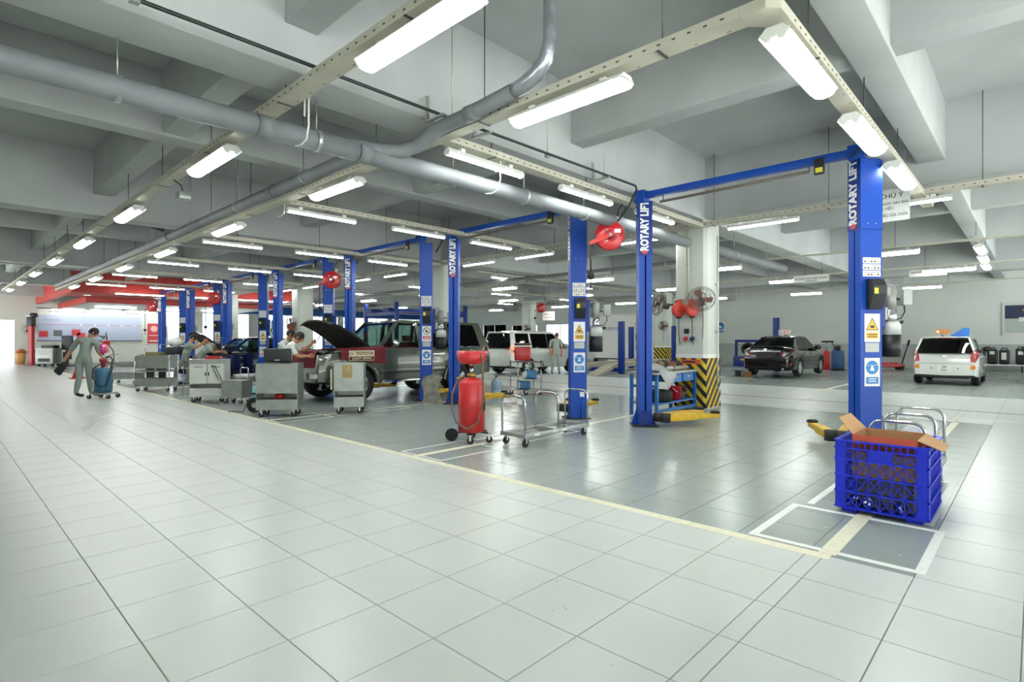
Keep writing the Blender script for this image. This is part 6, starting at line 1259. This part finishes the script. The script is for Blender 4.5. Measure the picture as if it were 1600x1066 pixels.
wall_fan((3.9, YW1-.01, 2.0), 0, 0, 'wall fan on the far end wall left of the red post', .35)
small('tool_stand', 'tool stand with a hanging reddish gun left of the leftmost steel cart', 'stand', (4.0, 22.3, 0), FACE, [('pole', CHROME, lambda b: b.cyl((0, 0, .05), (0, 0, 1.35), .02)), ('foot', BLACK, lambda b: b.lathe([(.22, 0), (.22, .03), (.03, .06), (.001, .06)], 16)), ('gun', RED, lambda b: b.box(-.12, .12, -.05, .05, 1.2, 1.35, .03)), ('bottle', mat('lamp_orange', '#e0865a', .4), lambda b: b.cyl((.02, 0, .95), (.02, 0, 1.2), .06)), ('tip', BLACK, lambda b: b.cyl((.05, 0, 1.35), (-.0, 0, 1.6), .015)), ('hose', BLACK, lambda b: b.tube([(.1, 0, 1.2), (.25, 0, 1.0), (.28, 0, .6), (.12, 0, .1)], .014, 6))])
ch_ = small('stool', 'dark padded seat with a white bag between the open cart and the mechanics', 'seat', (5.22, 19.3, 0), FACE, [('cushion', CDARK, lambda b: b.box(-.25, .25, -.2, .2, .9, 1.14, .08)), ('column', BLACK, lambda b: b.cyl((0, 0, .1), (0, 0, .9), .04)), ('foot', BLACK, lambda b: b.lathe([(.28, 0), (.28, .05), (.05, .1), (.001, .1)], 16))])
bm = bmesh.new(); bmesh.ops.create_icosphere(bm, subdivisions=3, radius=1)
for q in bm.verts: q.co = (q.co.x*.22, q.co.y*.16, .15+q.co.z*.15*(1+.2*sin(6*q.co.x)))
tag(MB().bm(bm, True).build('white_bag', CWHITE, None, (5.22, 19.3, 1.142), FACE), 'white cloth bag on the dark padded seat beside the mechanics', 'bag')
small('parts_crate', 'brownish open crate on a stand left of the dark padded seat', 'crate', (5.3, 21.7, 0), FACE, [('box', mat('olive_box', '#7d7a4a', .7, noise=.2), lambda b: b.box(-.25, .25, -.2, .2, .55, .95, .01)), ('leg', BLACK, lambda b: b.box(-.22, -.18, -.18, .18, 0, .55)), ('leg', BLACK, lambda b: b.box(.18, .22, -.18, .18, 0, .55)), ('wire_rim', CHROME, lambda b: b.tube([(-.25, -.2, 1.2), (.25, -.2, 1.2), (.25, .2, 1.2), (-.25, .2, 1.2)], .01, 6, closed=True)), ('wire_post', CHROME, lambda b: b.cyl((-.25, -.2, .95), (-.25, -.2, 1.2), .008)), ('wire_post', CHROME, lambda b: b.cyl((.25, -.2, .95), (.25, -.2, 1.2), .008))])
# ================================================================= REAR OF THE HALL
# alignment ramp with beige runways and blue posts
rp = thing('ramp_lift', 'low four-post alignment ramp with beige runways and blue posts at the rear', 'car lift', (17.4, 12.0, 0))
RPB = mat('ramp_beige', '#a5a08e', .7, noise=.15, nscale=3)
for y in (.2, 1.3): MB().prism([(.2, .0), (1.6, .42), (6.0, .5), (6.0, .34), (1.6, .26), (.6, .0)], y, y+.5, 'y').build('runway', RPB, rp)
for x in (1.4, 5.8):
    for y in (-.12, 2.12): p_ = MB().box(x-.1, x+.1, y-.1, y+.1, 0, 2.1 if x < 3 and y < 0 else 2.0, .01).build('post', BLUED, rp); MB().box(x-.25, x+.25, y-.2, y+.2, 0, .02).build('post_foot', GREYP, p_)
    MB().box(x-.06, x+.06, -.02, 2.02, .1, .25).build('cross_beam', BLUED, rp)
# blue-framed mirror by the grey wall; its reflection is built as a tyre
tf = thing('mirror_frame', 'blue mirror frame with a tyre put in as its reflection and a tall post beside the black sedan', 'machine', (29.6, 10.75, 0), -pi/2)
MB().box(-.9, 1.25, -.3, .3, 0, .5, .02).build('base', BLUED, tf); MB().box(1.05, 1.3, -.15, .15, .5, 2.5, .02).build('post', BLUED, tf); MB().box(-.9, 1.05, -.06, .06, 1.25, 1.38).build('top_rail', BLUED, tf); MB().box(-.9, -.8, -.06, .06, .5, 1.25).build('side_rail', BLUED, tf)
MB().box(1.3, 1.36, -.1, .1, 1.2, 1.9).build('paper_sheet', PAPER, tf); b = MB(); b.T = Matrix.Translation((-.2, -.1, .9)) @ Matrix.Rotation(pi/2, 4, 'X'); b.lathe([(.2, -.1), (.32, -.1), (.34, 0), (.32, .1), (.2, .1), (.19, 0), (.2, -.1)], 24); b.build('reflected_tyre', RUBBER, tf)
MB().box(-.5, .6, -.32, -.3, .3, .4).build('yellow_strip', YEL, tf)
small('round_sign', 'blue round mandatory sign on the grey wall left of the black sedan', 'sign', (XW1-.035, 13.7, 1.75), -pi/2, [('board', PAPER, lambda b: b.box(-.28, .28, -.008, 0, 0, .75)), ('blue_disc', SBLU, lambda b: disc(b, (0, .45), .22, -.0095)), ('white_mark', PAPER, lambda b: disc(b, (0, .4), .09, -.011, 12)), ('blue_text', SBLU, lambda b: b.box(-.2, .2, -.01, -.0085, .08, .17))])
small('stall_number', 'small white stall number plate on the grey dado beside the black sedan', 'sign', (XW1-.04, 11.6, .85), -pi/2, [('plate', PAPER, lambda b: b.box(-.35, .35, -.02, -.012, 0, .3)), ('digits', INK, lambda b: put_text(b, '12', .26, frame((0, -.022, .15), (1, 0, 0), (0, 0, 1)), bold=.006))])
# equipment between the two parked cars
small('floor_jack', 'long red floor jack with an upright handle by the grey wall', 'jack', (30.3, 4.75, 0), FACE, [('chassis', RED, lambda b: b.box(-.95, .45, -.15, .15, .12, .28, .03)), ('lift_arm', RED, lambda b: b.box(-.9, .2, -.08, .08, .28, .36, .02)), ('handle', BLACK, lambda b: b.cyl((.4, 0, .25), (.75, 0, 1.35), .025)), ('grip', BLACK, lambda b: b.cyl((.68, 0, 1.12), (.75, 0, 1.36), .045)), ('wheel', RUBBER, lambda b: b.cyl((-.85, -.2, .1), (-.85, .2, .1), .1)), ('wheel', RUBBER, lambda b: b.cyl((.3, -.2, .09), (.3, .2, .09), .09))])
small('hazard_post', 'yellow and black striped guard post by the grey wall', 'post', (30.0, 5.85, 0), 0, [('post_core', HAZY, lambda b: b.box(-.2, .2, -.2, .2, 0, 1.0))]+[('black_band', HAZB, (lambda z: lambda b: b.prism([(-.203, z), (.203, z+.2), (.203, z+.32), (-.203, z+.12)], -.203, .203, 'x'))(.02+.24*k)) for k in range(3)])
small('red_cylinder', 'red pressure cylinder with a hand grip behind the black sedan', 'cylinder', (28.6, 7.05, 0), 0, [('cylinder', RED, lambda b: b.lathe([(.001, 0), (.15, 0), (.16, .03), (.16, .75), (.1, .85), (.05, .88), (.001, .9)], 18)), ('gauge_head', BLACK, lambda b: b.box(-.05, .05, -.3, .2, 1.25, 1.33, .02)), ('pipe', CHROME, lambda b: b.cyl((0, 0, .88), (0, 0, 1.27), .02)), ('hose', BLACK, lambda b: b.tube([(0, -.2, 1.28), (0, -.32, 1.1), (0, -.25, .6)], .02, 6))])
small('blue_drum', 'dark blue wheeled drum right of the red pressure cylinder', 'drum', (28.0, 6.45, 0), 0, [('drum', mat('drum_navy', '#274a78', .45), lambda b: b.lathe([(.001, .1), (.25, .1), (.26, .12), (.26, .85), (.2, .9), (.001, .9)], 20)), ('base', BLACK, lambda b: b.lathe([(.28, .0), (.28, .1), (.001, .1)], 16)), ('lid_tools', BLACK, lambda b: b.lathe([(.12, .9), (.12, 1.1), (.001, 1.12)], 12))])
small('wood_chock', 'brown wooden chock at the black sedan left rear wheel', 'chock', (20.75, 7.72, 0), .2, [('block', mat('chock_wood', '#8a6238', .8, noise=.2, nscale=9), lambda b: b.prism([(-.14, 0), (.14, 0), (.14, .2), (-.05, .2)], -.12, .12, 'y')), ('grip', BLACK, lambda b: b.cyl((.0, -.15, .1), (.0, .15, .1), .02))])
small('metal_chock', 'dark metal chock left of the wooden one at the black sedan', 'chock', (20.85, 8.1, 0), 0, [('plate', GREASE, lambda b: b.box(-.12, .12, -.15, .15, 0, .03)), ('upright', GREASE, lambda b: b.box(-.04, .04, -.1, .1, .03, .2)), ('cap', GREASE, lambda b: b.box(-.08, .08, -.2, .12, .2, .23))])
# shelf with four canisters under the picture at the right
sh = thing('low_shelf', 'low white shelf along the grey wall right of the hatchback', 'shelf', (31.2, -1.2, 0)); MB().box(0, .5, 0, 3.2, .28, .33).build('board', WHITE, sh); 
for y in (.05, 1.6, 3.1): MB().box(.05, .45, y, y+.05, 0, .28).build('leg', BLACK, sh)
CAN = mat('canister_black', '#1b1d20', .45)
for k, (y, hh) in enumerate(((1.75, .62), (1.36, .64), (.98, .62), (.46, .68))):
    o = small('canister', 'black canister on the low white shelf, %s from the left' % ['first', 'second', 'third', 'fourth'][k], 'canister', (31.4, y, .33), -pi/2, [('body', CAN, lambda b: b.box(-.17, .17, -.14, .14, 0, hh, .07)), ('handle', CAN, lambda b: b.tube([(-.1, 0, hh-.02), (-.08, 0, hh+.06), (.08, 0, hh+.06), (.1, 0, hh-.02)], .022, 6)), ('sticker', mat('sticker_green', '#8fae7c', .6) if k == 0 else PAPER, lambda b: b.box(-.09, .07, -.143, -.14, .2 if k == 2 else .42, .5 if k == 2 else .56) )], 'canisters')
pf = thing('framed_poster', 'framed poster of a car on the grey wall at the right edge', 'poster', (XW1-.03, .35, 1.55), -pi/2); MB().box(-.75, 1.2, -.04, 0, 0, 1.45, .02).build('frame', WHITE, pf)
MB().box(-.65, 1.1, -.045, -.041, .75, 1.33).build('print_dark', mat('poster_navy', '#2c3350', .6), pf); MB().box(-.65, 1.1, -.045, -.041, .12, .75).build('print_pale', mat('poster_grey', '#b9c4bd', .6), pf); b = MB(); disc(b, (.1, 1.12), .2, -.047, 4); b.build('orange_mark', mat('poster_orange', '#b0703f', .6), pf); MB().box(-.2, .9, -.05, -.046, .62, .8, .003).build('car_picture', PAPER, pf); MB().box(.05, 1.0, -.05, -.046, .3, .42, .003).build('car_picture', mat('poster_green', '#4b6656', .6), pf)
# white partition with framed notices by the office door
wp = thing('white_partition', 'white partition panel with framed notices beside the office door', 'partition', (26.2, 15.7, 0), -pi/2); 
MB().box(-2.6, 1.1, -.03, .03, .35, 2.75).build('panel', WHITE, wp); MB().box(-2.62, 1.12, -.04, .04, .28, .36).build('bottom_rail', DKTRIM, wp)
for x in (-2.55, 1.05): MB().box(x-.03, x+.03, -.2, .2, 0, .3).build('foot', DKTRIM, wp)
for (x, z, m) in ((.2, 2.1, PAPER), (.75, 2.3, GREYP), (.25, 1.5, mat('notice_blue', '#5a6ea8', .6)), (.7, 1.5, mat('notice_blue', '#5a6ea8', .6)), (.25, 1.0, PAPER), (.7, 1.0, PAPER)): f_ = MB().box(x-.2, x+.2, -.04, -.031, z-.2, z+.2).build('notice_frame', INK, wp); MB().box(x-.17, x+.17, -.044, -.0405, z-.17, z+.17).build('notice', m, f_)
b = MB(); put_text(b, 'PHÒNG DỊCH VỤ', .2, frame((-1.7, -.032, 2.0), (1, 0, 0), (0, 0, 1)), sx=.8, bold=.004); b.build('lettering', mat('purple_ink', '#5a4fa0', .6), wp)
# raised four-post lift behind the off-road car: dark blue runways overhead
rl = thing('raised_ramp', 'raised four-post lift with dark blue runways high behind the off-road car', 'car lift', (15.2, 22.6, 0))
for y in (0, 1.5): MB().box(0, 4.8, y, y+.5, 2.75, 2.92, .01).build('runway', BLUED, rl)
for x in (.2, 4.6):
    for y in (-.35, 2.35): MB().box(x-.08, x+.08, y-.08, y+.08, 0, 3.2, .005).build('post', BLUED, rl)
    MB().box(x-.06, x+.06, -.27, 2.27, 2.6, 2.745).build('cross_beam', BLUED, rl)
# mechanics' white pails and a hanging rag on the second cart
small('white_rag', 'white rag hanging from the patched steel tool cart', 'rag', (5.05, 9.4, .0), FACE, [('cloth', CWHITE, lambda b: b.grid([[(-.02-.05*k+.01*j, .02*sin(3*j+k), .72-.09*k+.0*j) for j in range(4)] for k in range(4)]))]) if False else None
